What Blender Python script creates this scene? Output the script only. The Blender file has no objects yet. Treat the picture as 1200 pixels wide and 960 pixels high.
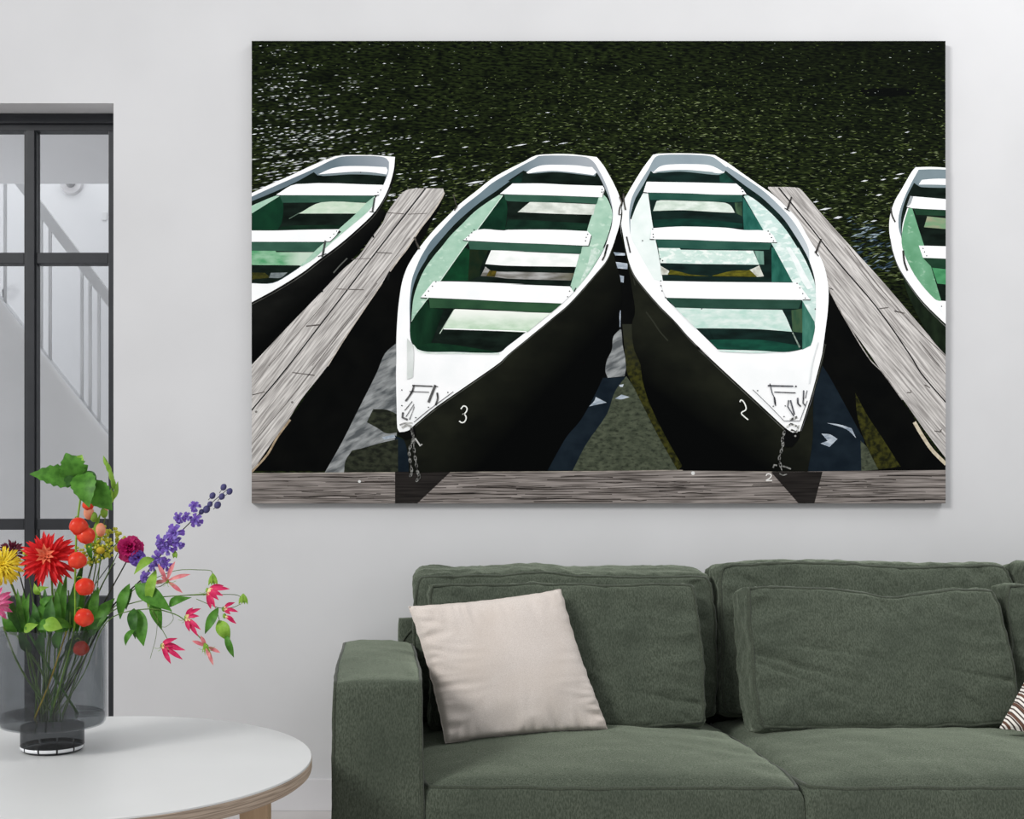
import bpy, bmesh, math, random
from mathutils import Vector, Matrix, noise

# ------------------------------------------------------------------ camera
F, VX, VY, CH = 1300.0, 447.0, 595.0, 1.036     # focal length (px), principal point, camera height
WALL = 3.8                                       # distance of the back wall
scene = bpy.context.scene
col = scene.collection
cam_d = bpy.data.cameras.new('camera')
cam = bpy.data.objects.new('camera', cam_d)
col.objects.link(cam)
cam.location = (0, 0, CH)
cam.rotation_euler = (math.pi / 2, 0, 0)
cam_d.sensor_width = 36
cam_d.lens = F / 1200 * 36
cam_d.shift_x = (600 - VX) / 1200
cam_d.shift_y = (VY - 480) / 1200
cam_d.clip_start = 0.05
scene.camera = cam

# ------------------------------------------------------------------ light
world = bpy.data.worlds.new('world')
scene.world = world
world.use_nodes = True
wb = world.node_tree.nodes['Background']
wb.inputs[0].default_value = (0.955, 0.97, 1.0, 1)
wb.inputs[1].default_value = 0.42

def area(name, loc, target, sx, sy, power, color=(1, 1, 1)):
    l = bpy.data.lights.new(name, 'AREA')
    l.shape = 'RECTANGLE'
    l.size, l.size_y, l.energy, l.color = sx, sy, power, color
    o = bpy.data.objects.new(name, l)
    col.objects.link(o)
    o.location = loc
    o.rotation_euler = (Vector(target) - Vector(loc)).to_track_quat('-Z', 'Y').to_euler()
    return o
area('daylight_window_light', (-4.6, 1.6, 1.75), (0.4, 3.0, 0.6), 2.2, 2.0, 20, (1.0, 0.99, 0.97))
key = area('left_key_light', (-5.0, -1.6, 4.8), (4.6, 3.6, 1.1), 2.0, 2.0, 96, (1.0, 0.995, 0.985))  # added key light, no known window; throws the canvas shadow to the right
area('right_wall_fill', (3.0, 2.3, 4.5), (2.6, 3.5, 1.0), 2.2, 1.4, 54, (1.0, 1.0, 1.0))  # added overhead fill that brightens the right part of the wall
key.data.spread = math.radians(78)
area('stairwell_fill', (-1.7, 5.4, 3.35), (-1.7, 5.55, 0.0), 2.2, 0.5, 6, (0.97, 0.985, 1.0))  # small added fill from above to lift the far hall wall
area('hall_fill_light', (-4.1, 4.5, 1.1), (-0.8, 4.6, 1.5), 0.9, 1.8, 30, (0.97, 0.985, 1.0))  # unseen fill from the left, added to brighten hall wall and ceiling

scene.view_settings.view_transform = 'Standard'
scene.view_settings.look = 'None'
scene.view_settings.gamma = 1
scene.view_settings.use_curve_mapping = False
scene.view_settings.exposure = 0.3

# ------------------------------------------------------------------ helpers
def P(px, py, d):
    """a photo pixel at distance d from the camera plane"""
    return Vector(((px - VX) * d / F, d, CH - (py - VY) * d / F))

def lin(c):
    return tuple(((v / 255) / 12.92 if v / 255 <= 0.04045 else ((v / 255 + 0.055) / 1.055) ** 2.4) for v in c[:3]) + (1,)

def mesh_obj(name, verts, faces, mat=None, parent=None, smooth=False, loc=None):
    me = bpy.data.meshes.new(name)
    me.from_pydata([tuple(v) for v in verts], [], faces)
    me.update()
    if smooth:
        me.polygons.foreach_set('use_smooth', [True] * len(me.polygons))
    if mat:
        me.materials.append(mat)
    o = bpy.data.objects.new(name, me)
    col.objects.link(o)
    if parent:
        o.parent = parent
    if loc is not None:
        o.location = loc
    return o

def share(name, src, parent, matrix=None):
    o = bpy.data.objects.new(name, src)
    col.objects.link(o)
    o.parent = parent
    if matrix is not None:
        o.matrix_local = matrix
    return o

def thing(name, label, cat, loc=(0, 0, 0), group=None):
    o = bpy.data.objects.new(name, None)
    o.empty_display_size = 0.05
    col.objects.link(o)
    o.location = loc
    o['label'] = label
    o['category'] = cat
    if group:
        o['group'] = group
    return o

def tag(o, label=None, cat=None, group=None, kind=None):
    if label: o['label'] = label
    if cat: o['category'] = cat
    if group: o['group'] = group
    if kind: o['kind'] = kind
    return o

def box_data(x0, x1, y0, y1, z0, z1):
    v = [(x, y, z) for z in (z0, z1) for y in (y0, y1) for x in (x0, x1)]
    f = [(0, 2, 3, 1), (4, 5, 7, 6), (0, 1, 5, 4), (2, 6, 7, 3), (0, 4, 6, 2), (1, 3, 7, 5)]
    return v, f

def box(name, x0, x1, y0, y1, z0, z1, mat, parent=None, bevel=0.0):
    v, f = box_data(x0, x1, y0, y1, z0, z1)
    o = mesh_obj(name, v, f, mat, parent)
    if bevel:
        bm = bmesh.new(); bm.from_mesh(o.data)
        bmesh.ops.bevel(bm, geom=bm.edges[:], offset=bevel, segments=2, affect='EDGES', profile=0.6)
        bm.to_mesh(o.data); bm.free()
    return o

def tube_data(pts, r, sides=8, closed=False, cap=True):
    pts = [Vector(p) for p in pts]
    n = len(pts)
    rad = r if isinstance(r, (list, tuple)) else [r] * n
    verts, faces = [], []
    up = None
    for i, p in enumerate(pts):
        if closed:
            t = (pts[(i + 1) % n] - pts[i - 1])
        else:
            t = pts[min(i + 1, n - 1)] - pts[max(i - 1, 0)]
        if t.length < 1e-9: t = Vector((0, 0, 1))
        t.normalize()
        if up is None:
            up = t.orthogonal().normalized()
        up = (up - t * up.dot(t))
        if up.length < 1e-6: up = t.orthogonal()
        up.normalize()
        s = t.cross(up)
        for k in range(sides):
            a = 2 * math.pi * k / sides
            verts.append(p + (up * math.cos(a) + s * math.sin(a)) * rad[i])
    m = n if closed else n - 1
    for i in range(m):
        for k in range(sides):
            a, b = i * sides + k, i * sides + (k + 1) % sides
            c, d = ((i + 1) % n) * sides + (k + 1) % sides, ((i + 1) % n) * sides + k
            faces.append((a, b, c, d))
    if cap and not closed:
        faces.append(tuple(range(sides))[::-1])
        faces.append(tuple(range((n - 1) * sides, n * sides)))
    return verts, faces

def spline(pts, sub=6, closed=False):
    pts = [Vector(p) for p in pts]
    n = len(pts); out = []
    rng = range(n if closed else n - 1)
    for i in rng:
        p0 = pts[(i - 1) % n] if (closed or i > 0) else pts[0] * 2 - pts[1]
        p1, p2 = pts[i], pts[(i + 1) % n]
        p3 = pts[(i + 2) % n] if (closed or i + 2 < n) else pts[-1] * 2 - pts[-2]
        for k in range(sub):
            t = k / sub
            out.append(0.5 * ((2 * p1) + (p2 - p0) * t + (2 * p0 - 5 * p1 + 4 * p2 - p3) * t * t + (3 * p1 - p0 - 3 * p2 + p3) * t ** 3))
    if not closed: out.append(pts[-1])
    return out

def tube(name, pts, r, mat, parent=None, sides=7, sub=5, closed=False):
    q = spline(pts, sub, closed) if sub > 1 else pts
    if isinstance(r, (list, tuple)):
        rr = []
        m = len(q)
        for i in range(m):
            t = i / max(1, m - 1) * (len(r) - 1); k = min(int(t), len(r) - 2)
            rr.append(r[k] + (r[k + 1] - r[k]) * (t - k))
        r = rr
    v, f = tube_data(q, r, sides, closed)
    return mesh_obj(name, v, f, mat, parent, True)

def lathe_data(profile, seg=64):
    verts, faces = [], []
    n = len(profile)
    for k in range(seg):
        a = 2 * math.pi * k / seg
        for (r, z) in profile:
            verts.append((r * math.cos(a), r * math.sin(a), z))
    for k in range(seg):
        for i in range(n - 1):
            a, b = k * n + i, ((k + 1) % seg) * n + i
            faces.append((a, b, b + 1, a + 1))
    return verts, faces

def clean(o, dist=1e-6, sharp=None):
    bm = bmesh.new(); bm.from_mesh(o.data)
    bmesh.ops.remove_doubles(bm, verts=bm.verts[:], dist=dist)
    bmesh.ops.dissolve_degenerate(bm, edges=bm.edges[:], dist=dist)
    bmesh.ops.recalc_face_normals(bm, faces=bm.faces[:])
    if sharp:
        for e in bm.edges:
            if len(e.link_faces) == 2 and e.calc_face_angle(0) > sharp: e.smooth = False
    bm.to_mesh(o.data); bm.free()
    return o

# ------------------------------------------------------------------ materials
MC = {}
def base_mat(name):
    m = bpy.data.materials.new(name)
    m.use_nodes = True
    nt = m.node_tree
    return m, nt, nt.nodes['Principled BSDF']

def N(nt, t, **kw):
    n = nt.nodes.new(t)
    for k, v in kw.items(): setattr(n, k, v)
    return n

def mixc(nt, fac, a, b, blend='MIX'):
    n = N(nt, 'ShaderNodeMix', data_type='RGBA', blend_type=blend)
    for sock, val in ((0, fac), (6, a), (7, b)):
        if hasattr(val, 'links') or hasattr(val, 'is_linked'): nt.links.new(val, n.inputs[sock])
        else: n.inputs[sock].default_value = val
    return n.outputs[2]

def maprange(nt, src, a, b, c=0.0, d=1.0):
    n = N(nt, 'ShaderNodeMapRange')
    nt.links.new(src, n.inputs[0])
    for i, v in enumerate((a, b, c, d)): n.inputs[1 + i].default_value = v
    return n.outputs[0]

def noisy(name, c1, c2, scale=(20, 20, 20), detail=4, rough=0.6, lo=0.35, hi=0.65, bump=0.0, bscale=None, spec=0.3, sheen=0.0, c3=None, s3=None, coat=0.0, trans=0.0, sheen_rough=0.5):
    if name in MC: return MC[name]
    m, nt, b = base_mat(name)
    tc = N(nt, 'ShaderNodeTexCoord')
    mp = N(nt, 'ShaderNodeMapping'); mp.inputs['Scale'].default_value = scale
    nt.links.new(tc.outputs['Object'], mp.inputs[0])
    nz = N(nt, 'ShaderNodeTexNoise'); nz.inputs['Scale'].default_value = 1; nz.inputs['Detail'].default_value = detail
    nt.links.new(mp.outputs[0], nz.inputs['Vector'])
    out = mixc(nt, maprange(nt, nz.outputs[0], lo, hi), lin(c1), lin(c2))
    if c3:
        mp3 = N(nt, 'ShaderNodeMapping'); mp3.inputs['Scale'].default_value = s3
        nt.links.new(tc.outputs['Object'], mp3.inputs[0])
        n3 = N(nt, 'ShaderNodeTexNoise'); n3.inputs['Scale'].default_value = 1; n3.inputs['Detail'].default_value = 3
        nt.links.new(mp3.outputs[0], n3.inputs['Vector'])
        out = mixc(nt, maprange(nt, n3.outputs[0], 0.40, 0.72, 0, 0.5), out, lin(c3))
    nt.links.new(out, b.inputs['Base Color'])
    b.inputs['Roughness'].default_value = rough
    b.inputs['Specular IOR Level'].default_value = spec
    b.inputs['Sheen Weight'].default_value = sheen
    b.inputs['Sheen Roughness'].default_value = sheen_rough
    b.inputs['Coat Weight'].default_value = coat
    if sheen > 0.4:
        st_ = mixc(nt, maprange(nt, nz.outputs[0], 0.3, 0.7), lin((150, 170, 140)), lin((232, 240, 220)))
        nt.links.new(st_, b.inputs['Sheen Tint'])
    if bump:
        bm_ = N(nt, 'ShaderNodeBump'); bm_.inputs['Strength'].default_value = bump; bm_.inputs['Distance'].default_value = 0.002
        if bscale:
            mp2 = N(nt, 'ShaderNodeMapping'); mp2.inputs['Scale'].default_value = bscale
            nt.links.new(tc.outputs['Object'], mp2.inputs[0])
            n2 = N(nt, 'ShaderNodeTexNoise'); n2.inputs['Scale'].default_value = 1; n2.inputs['Detail'].default_value = 3
            nt.links.new(mp2.outputs[0], n2.inputs['Vector'])
            nt.links.new(n2.outputs[0], bm_.inputs['Height'])
        else:
            nt.links.new(nz.outputs[0], bm_.inputs['Height'])
        nt.links.new(bm_.outputs[0], b.inputs['Normal'])
    MC[name] = m
    return m

M_wall = noisy('wall_paint', (206, 206, 207), (210, 210, 211), (3, 3, 3), rough=0.9, spec=0.1, bump=0.05, bscale=(60, 60, 60))
M_hall = noisy('hall_paint', (228, 229, 231), (231, 232, 234), (3, 3, 3), rough=0.9, spec=0.1)
M_trim = noisy('trim_paint', (214, 213, 215), (218, 217, 219), (5, 5, 5), rough=0.5, spec=0.3)
M_floor = noisy('floor_screed', (204, 199, 198), (214, 210, 208), (4, 4, 4), rough=0.5)
M_stair = noisy('stair_paint', (216, 216, 216), (220, 220, 220), (5, 5, 5), rough=0.6, spec=0.2)
M_rail = noisy('rail_paint', (216, 217, 218), (221, 222, 223), (5, 5, 5), rough=0.6, spec=0.2)
M_steel = noisy('black_steel', (31, 33, 37), (40, 42, 46), (12, 12, 12), rough=0.45, spec=0.4)
M_green = noisy('green_chenille', (60, 66, 56), (83, 90, 78), (330, 330, 120), detail=2, rough=0.9, spec=0.10, sheen=0.5, bump=0.4, bscale=(420, 420, 200), c3=(56, 63, 54), s3=(7, 7, 5))
M_pipe = noisy('green_piping', (54, 60, 50), (72, 78, 66), (300, 300, 300), detail=2, rough=0.9, spec=0.1, sheen=0.2)
M_beige = noisy('beige_linen', (203, 193, 185), (219, 210, 203), (420, 420, 420), detail=2, rough=0.95, spec=0.1, sheen=0.15, bump=0.25, bscale=(700, 700, 350), c3=(199, 186, 174), s3=(6, 6, 6))
M_floral = noisy('dark_floral', (38, 26, 36), (88, 40, 62), (60, 60, 60), rough=0.9, c3=(50, 56, 50), s3=(40, 40, 40))
M_laminate = noisy('white_laminate', (216, 217, 216), (220, 221, 220), (3, 3, 3), rough=0.32, spec=0.4)
M_ply = noisy('plywood_edge', (142, 126, 110), (184, 166, 148), (8, 8, 420), detail=2, rough=0.6, lo=0.4, hi=0.6)
M_leg = noisy('oak_leg', (172, 146, 116), (194, 168, 138), (60, 60, 6), detail=3, rough=0.55)
M_chrome = noisy('dull_metal', (150, 150, 152), (160, 160, 162), (10, 10, 10), rough=0.35)

def glass_thin(name, tint, refl=0.08, rough=0.0):
    m = bpy.data.materials.new(name); m.use_nodes = True
    nt = m.node_tree
    for n in list(nt.nodes):
        if n.type == 'BSDF_PRINCIPLED': nt.nodes.remove(n)
    out = nt.nodes['Material Output']
    tr = N(nt, 'ShaderNodeBsdfTransparent'); tr.inputs[0].default_value = tint
    gl = N(nt, 'ShaderNodeBsdfGlossy'); gl.inputs['Roughness'].default_value = rough
    gl.inputs[0].default_value = (0.95, 0.95, 0.95, 1)
    lw = N(nt, 'ShaderNodeLayerWeight'); lw.inputs[0].default_value = 0.5
    pw = N(nt, 'ShaderNodeMath', operation='POWER'); pw.inputs[1].default_value = 4.0
    nt.links.new(lw.outputs['Facing'], pw.inputs[0])
    ms = N(nt, 'ShaderNodeMixShader')
    nt.links.new(maprange(nt, pw.outputs[0], 0, 1, 0.03, 0.38), ms.inputs[0])
    nt.links.new(tr.outputs[0], ms.inputs[1]); nt.links.new(gl.outputs[0], ms.inputs[2])
    nt.links.new(ms.outputs[0], out.inputs[0])
    return m
M_pane = glass_thin('pane_glass', (0.97, 0.975, 0.98, 1))
M_vase = glass_thin('smoked_glass', (0.745, 0.76, 0.77, 1), rough=0.02)
M_vfoot = glass_thin('smoked_foot_glass', (0.30, 0.31, 0.32, 1), rough=0.02)

# ------------------------------------------------------------------ the setting
OX1 = P(133, 0, WALL).x                 # right edge of the opening in the wall
OX0 = -2.22
OZ = P(0, 121, WALL).z
WX0, WX1, WZ = -4.2, 3.9, 3.1
TH = 0.2
def wall_with_opening():
    v, f = [], []
    def add(x0, x1, z0, z1):
        a, b = box_data(x0, x1, WALL, WALL + TH, z0, z1)
        k = len(v); v.extend(a); f.extend([tuple(i + k for i in q) for q in b])
    add(WX0, OX0, 0, WZ); add(OX1, WX1, 0, WZ); add(OX0, OX1, OZ, WZ)
    o = mesh_obj('wall_back', v, f, M_wall)
    return tag(o, 'plain off-white plaster wall behind the sofa', kind='structure')
wall_with_opening()
tag(box('floor', WX0, WX1, -1.5, 6.1, -0.1, 0.0, M_floor), 'pale grey floor under sofa and table', kind='structure')
BBZ = 0.11
tag(box('baseboard_back', OX1 + 0.002, WX1, WALL - 0.016, WALL, 0, BBZ, M_trim, bevel=0.003), 'low white skirting board along the wall', kind='structure')
HALL = 5.9
tag(box('wall_hall', WX0, 0.6, HALL, HALL + 0.1, 0, 3.4, M_hall), 'white hall wall seen through the steel window', kind='structure')
SOF_Y = 4.95
sof_z = P(0, 215.5, SOF_Y).z
tag(box('ceiling', WX0, 0.6, WALL + TH, SOF_Y, sof_z, sof_z + 0.25, M_hall), 'grey hall ceiling edge seen through the top panes', kind='structure')

# steel window
FD = WALL * (VY - 121) / (VY - 134)     # distance of the frame front
win = bpy.data.objects.new('window_1', None); col.objects.link(win)
win.location = ((OX0 + OX1) / 2, FD, 0)
tag(win, 'black steel framed glass partition with many panes', kind='structure')
def wl(v): return v - win.location.x
xm = P(35.5, 0, FD).x
xs = [xm, xm - 0.33, xm - 0.66]
bw = 14.5 * FD / F / 2
zt = OZ
ztop0 = P(0, 153, FD).z
zr = [(P(0, 309, FD).z, P(0, 296, FD).z), (P(0, 621, FD).z, P(0, 608, FD).z), (P(0, 713, FD).z, P(0, 699, FD).z)]
xr0 = P(127, 0, FD).x
def bar(name, x0, x1, z0, z1, y0=0.0, y1=0.045):
    o = box(name, wl(x0), wl(x1), y0, y1, z0, z1, M_steel, win, bevel=0.002)
    return o
bar('frame_top', OX0 + 0.001, OX1 - 0.001, ztop0, zt - 0.001)
bar('frame_top_lip', OX0 + 0.001, OX1 - 0.001, ztop0 + 0.022, zt - 0.002, -0.012, -0.0005)
bar('frame_side', xr0, OX1 - 0.001, 0.0, ztop0 - 0.0005)
bar('frame_side', OX0 + 0.001, OX0 + 0.045, 0.0, ztop0 - 0.0005)
for x in xs:
    bar('mullion', x - bw, x + bw, 0.0, ztop0 - 0.0005)
    bar('mullion_rib', x - bw + 0.010, x + bw - 0.004, 0.001, ztop0 - 0.0005, -0.010, -0.0005)
cols = [(xs[0] + bw, xr0), (xs[1] + bw, xs[0] - bw), (xs[2] + bw, xs[1] - bw), (OX0 + 0.045, xs[2] - bw)]
rows = [(zr[0][1], ztop0), (zr[1][1], zr[0][0]), (zr[2][1], zr[1][0]), (0.05, zr[2][0])]
for (x0, x1) in cols:
    for (z0, z1) in zr + [(0.0, 0.05)]:
        bar('glazing_bar', x0 + 0.0003, x1 - 0.0003, z0, z1)
    for (z0, z1) in rows:
        o = box('pane', wl(x0), wl(x1), 0.020, 0.026, z0, z1, M_pane, win)

# staircase in the hall
SD = 5.15
st = thing('staircase', 'white staircase with slanting handrail and balusters behind the steel window', 'staircase', (P(60, 0, SD).x, SD, 0))
def loc_st(px, py, d=SD):
    return P(px, py, d) - st.location
def prism(name, pts, y0, y1, mat, parent):
    n = len(pts)
    v = [Vector((p.x, y0, p.z)) for p in pts] + [Vector((p.x, y1, p.z)) for p in pts]
    f = [tuple(range(n)), tuple(range(2 * n - 1, n - 1, -1))] + [(i, i + n, (i + 1) % n + n, (i + 1) % n) for i in range(n)]
    return clean(mesh_obj(name, v, f, mat, parent))
sl = 161 / 127.0
def stringer_y(px): return 351 + sl * px
def rail_y(px): return 226 + 1.32 * (px - 40)
fz = VY + CH * F / SD
prism('spandrel', [loc_st(-120, stringer_y(-120)), loc_st(175, stringer_y(175)), loc_st(175, fz), loc_st(-120, fz)], 0, 0.05, M_stair, st)
prism('stringer_cap', [loc_st(-120, stringer_y(-120) - 3), loc_st(175, stringer_y(175) - 3), loc_st(175, stringer_y(175)), loc_st(-120, stringer_y(-120))], -0.012, 0.062, M_hall, st)
prism('handrail', [loc_st(-60, rail_y(-60)), loc_st(190, rail_y(190)), loc_st(190, rail_y(190) + 19), loc_st(-60, rail_y(-60) + 19)], -0.005, 0.05, M_rail, st)
for bx in (-18, -7, 4, 46.5, 57, 94.5, 104, 114.5, 136, 147):
    a, b = loc_st(bx, rail_y(bx) + 17), loc_st(bx, stringer_y(bx) - 2)
    box('baluster', a.x - 0.0065, a.x + 0.0065, 0.018, 0.031, b.z, a.z, M_rail, st)
# round lamp on the hall wall, half hidden by the ceiling edge
lp = P(84, 215.5, HALL)
dl = thing('round_wall_lamp', 'small round white wall lamp near the hall ceiling', 'lamp', (lp.x, HALL - 0.001, lp.z))
def disc_y(name, r, y0, y1, mat, parent, r2=None):
    r2 = r2 or r
    v, f = lathe_data([(0, 0), (r, 0), (r2, y1 - y0), (0, y1 - y0)], 28)
    v = [(a, y0 - z, b) for (a, b, z) in v]
    return clean(mesh_obj(name, v, f, mat, parent, False))
disc_y('plate', 0.062, 0.0, 0.02, M_trim, dl, 0.055)
disc_y('bulb', 0.026, -0.0205, 0.02, M_chrome, dl, 0.018)
sw = P(123, 254, HALL)
box_sw = box('light_switch', -0.012, 0.012, -0.008, -0.0005, -0.02, 0.02, M_rail, None, bevel=0.002)
box_sw.location = (sw.x, HALL, sw.z)
tag(box_sw, 'tiny pale switch plate on the hall wall', 'switch')
hk = P(5, 346, HALL)
hook = tube('coat_hook', [(0, -0.001, 0.03), (0.006, -0.03, 0.02), (0.009, -0.035, 0.0), (0.006, -0.03, -0.02), (-0.003, -0.02, -0.032)], 0.006, M_steel)
hook.location = hk
tag(hook, 'small curved dark hook on the hall wall beside the stairs', 'hook')

# ------------------------------------------------------------------ canvas print
PD = WALL - 0.025                       # distance of the printed face
S = F / PD                              # photo pixels per metre on the print
X0, X1, Y0, Y1 = 295.0, 1108.0, 48.0, 590.0
XC = (X0 + X1) / 2
art = thing('canvas_print', 'large canvas photo print of rowing boats moored between wooden jetties', 'wall art', ((XC - VX) / S, PD, CH - (Y1 - VY) / S))
HWm = (X1 - X0) / 2 / S
HHm = (Y1 - Y0) / S
M_canvas = noisy('canvas_side', (30, 32, 28), (44, 46, 40), (40, 40, 40), rough=0.8)
box('canvas', -HWm, HWm, 0.0005, 0.025, 0, HHm, M_canvas, art)
GAIN = 1.0
LAYER = 0.00006

def pm(c, c2=None, s=(6, 6), lo=0.35, hi=0.65, rot=0.0, grad=None, detail=4, c3=None, s3=None, lo3=0.5, hi3=0.6):
    """printed ink: colour c mottled with c2; s = grain size in photo pixels; grad = (colour, x0, y0, x1, y1)"""
    key = ('pm', c, c2, s, lo, hi, rot, grad, c3, s3)
    if key in MC: return MC[key]
    m, nt, b = base_mat('print_ink')
    b.inputs['Roughness'].default_value = 0.85
    b.inputs['Specular IOR Level'].default_value = 0.04
    tc = N(nt, 'ShaderNodeTexCoord')
    def L(cc):
        q = lin(cc); return tuple(v * GAIN for v in q[:3]) + (1,)
    def nz(sc, det):
        mp = N(nt, 'ShaderNodeMapping'); mp.vector_type = 'TEXTURE'
        mp.inputs['Rotation'].default_value = (0, -rot, 0)
        mp.inputs['Scale'].default_value = (sc[0] / S, 1, sc[1] / S)
        nt.links.new(tc.outputs['Object'], mp.inputs[0])
        n = N(nt, 'ShaderNodeTexNoise'); n.inputs['Scale'].default_value = 1; n.inputs['Detail'].default_value = det
        nt.links.new(mp.outputs[0], n.inputs['Vector'])
        return n.outputs[0]
    if c2 is None:
        rgb = N(nt, 'ShaderNodeRGB'); rgb.outputs[0].default_value = L(c); out = rgb.outputs[0]
    else:
        out = mixc(nt, maprange(nt, nz(s, detail), lo, hi), L(c), L(c2))
    if c3:
        out = mixc(nt, maprange(nt, nz(s3, 3), lo3, hi3), out, L(c3))
    if grad:
        gc, gx0, gy0, gx1, gy1 = grad
        ax, az = (gx0 - XC) / S, (Y1 - gy0) / S
        bx, bz = (gx1 - XC) / S, (Y1 - gy1) / S
        dx, dz = bx - ax, bz - az
        L2 = dx * dx + dz * dz
        dp = N(nt, 'ShaderNodeVectorMath', operation='DOT_PRODUCT')
        nt.links.new(tc.outputs['Object'], dp.inputs[0]); dp.inputs[1].default_value = (dx / L2, 0, dz / L2)
        k = (ax * dx + az * dz) / L2
        out = mixc(nt, maprange(nt, dp.outputs['Value'], k, k + 1), out, L(gc))
    nt.links.new(out, b.inputs['Base Color'])
    MC[key] = m
    return m

FR = {'A1': (455, 170, 7.3875), 'A2': (595, 170, 7.3875), 'A3': (455, 290, 7.3875), 'A4': (595, 290, 7.3875),
      'B1': (715, 170, 7.3875), 'B2': (835, 170, 7.3875), 'B3': (715, 290, 7.3875), 'B4': (835, 290, 7.3875),
      'C1': (295, 175, 6.622), 'C2': (290, 210, 4.3625), 'D1': (1030, 180, 4.0), 'E': (640, 380, 5.331),
      'F': (460, 440, 7.38), 'G': (860, 440, 7.38), 'P': (290, 320, 3.4296), 'Q': (900, 400, 4.8), 'R': (900, 160, 3.69),
      'K': (450, 370, 4.138), 'L': (710, 370, 4.138), 'X': (0, 0, 1.0)}
def T(*a):
    """traced outline points: frame letters switch the enlargement they were read from"""
    out = []; ox, oy, s = 0, 0, 1
    for q in a:
        if isinstance(q, str): ox, oy, s = FR[q]
        else: out.append((ox + q[0] / s, oy + q[1] / s))
    return out

def soften(pts, sub=4, ang=38):
    n = len(pts)
    V = [Vector((p[0], p[1])) for p in pts]
    corner = []
    for i in range(n):
        a, b = V[i] - V[i - 1], V[(i + 1) % n] - V[i]
        if a.length < 1e-6 or b.length < 1e-6: corner.append(True); continue
        corner.append(a.angle(b) > math.radians(ang))
    out = []
    for i in range(n):
        j = (i + 1) % n
        p1, p2 = V[i], V[j]
        p0 = p1 * 2 - p2 if corner[i] else V[i - 1]
        p3 = p2 * 2 - p1 if corner[j] else V[(j + 1) % n]
        d = (p2 - p1).length
        t1 = Vector((0, 0)) if corner[i] and corner[j] else None
        m1 = (p2 - p1) if corner[i] else (p2 - p0) * (d / max(1e-6, (p1 - p0).length + d))
        m2 = (p2 - p1) if corner[j] else (p3 - p1) * (d / max(1e-6, (p3 - p2).length + d))
        k = 1 if (corner[i] and corner[j]) else sub
        for q in range(k):
            t = q / k
            h00 = 2 * t ** 3 - 3 * t * t + 1; h10 = t ** 3 - 2 * t * t + t
            h01 = -2 * t ** 3 + 3 * t * t; h11 = t ** 3 - t * t
            out.append(p1 * h00 + m1 * h10 + p2 * h01 + m2 * h11)
    return out

def clip(pts):
    for axis, lim, keep in ((0, X0, 1), (0, X1, -1), (1, Y0, 1), (1, Y1, -1)):
        out = []
        n = len(pts)
        for i in range(n):
            a, b = pts[i - 1], pts[i]
            ia, ib = (a[axis] - lim) * keep >= 0, (b[axis] - lim) * keep >= 0
            if ia != ib:
                t = (lim - a[axis]) / (b[axis] - a[axis])
                out.append(Vector((a[0] + (b[0] - a[0]) * t, a[1] + (b[1] - a[1]) * t)))
            if ib: out.append(Vector((b[0], b[1])))
        pts = out
        if len(pts) < 3: return []
    return pts

class Pr:
    """one printed motif: polygons stacked in hair-thin ink layers"""
    def __init__(self, name, base, label=None):
        self.k = base; self.root = None; self.name = name; self.label = label
    STUFF = ('olive_ripples', 'green_ripples', 'dark_ripples', 'bright_glints', 'pale_glints', 'blue_ripples', 'dark_blue_ripples', 'pale_blue_ripples', 'rivets', 'grain_crack')
    def put(self, name, polys, mat, soft=True, raise_=1):
        if len(polys) > 1 and name not in self.STUFF and self.root:
            for q in polys: self.put(name, [q], mat, soft, 0)
            self.k += raise_
            return None
        v, f = [], []
        y = -self.k * LAYER
        for pts in polys:
            q = soften(pts) if soft else [Vector((a, b)) for a, b in pts]
            q = clip(q)
            if len(q) < 3: continue
            s = len(v)
            v += [((p[0] - XC) / S, y, (Y1 - p[1]) / S) for p in q]
            f.append(tuple(range(s, s + len(q))))
        if not f: return None
        o = mesh_obj(name if self.root else self.name, v, f, mat, self.root or art)
        bm = bmesh.new(); bm.from_mesh(o.data)
        bmesh.ops.triangulate(bm, faces=bm.faces[:])
        for fc in bm.faces:
            if fc.normal.y > 0: fc.normal_flip()
        bm.to_mesh(o.data); bm.free()
        if self.root is None:
            self.root = o
            if self.label: o['label'] = self.label
        elif name in self.STUFF: o['kind'] = 'stuff'
        self.k += raise_
        return o

def strip(a, b, w, w2=None):
    a, b = Vector(a), Vector(b)
    n = (b - a).normalized(); n = Vector((-n.y, n.x))
    w2 = w if w2 is None else w2
    return [tuple(a + n * w / 2), tuple(b + n * w2 / 2), tuple(b - n * w2 / 2), tuple(a - n * w / 2)]
def polystrip(pts, w):
    pts = [Vector(p) for p in pts]
    L_, R_ = [], []
    for i, p in enumerate(pts):
        t = (pts[min(i + 1, len(pts) - 1)] - pts[max(i - 1, 0)]).normalized()
        n = Vector((-t.y, t.x)) * w / 2
        L_.append(tuple(p + n)); R_.append(tuple(p - n))
    return L_ + R_[::-1]
def dots(pts, r):
    return [[(x + r * math.cos(a * math.pi / 3), y + r * math.sin(a * math.pi / 3)) for a in range(6)] for x, y in pts]

WHT = pm((252, 252, 252), (244, 246, 246), s=(40, 40))
BLK = pm((5, 6, 6), (9, 10, 9), s=(30, 30))
INK = pm((22, 24, 24))
rnd = random.Random(5)

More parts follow.
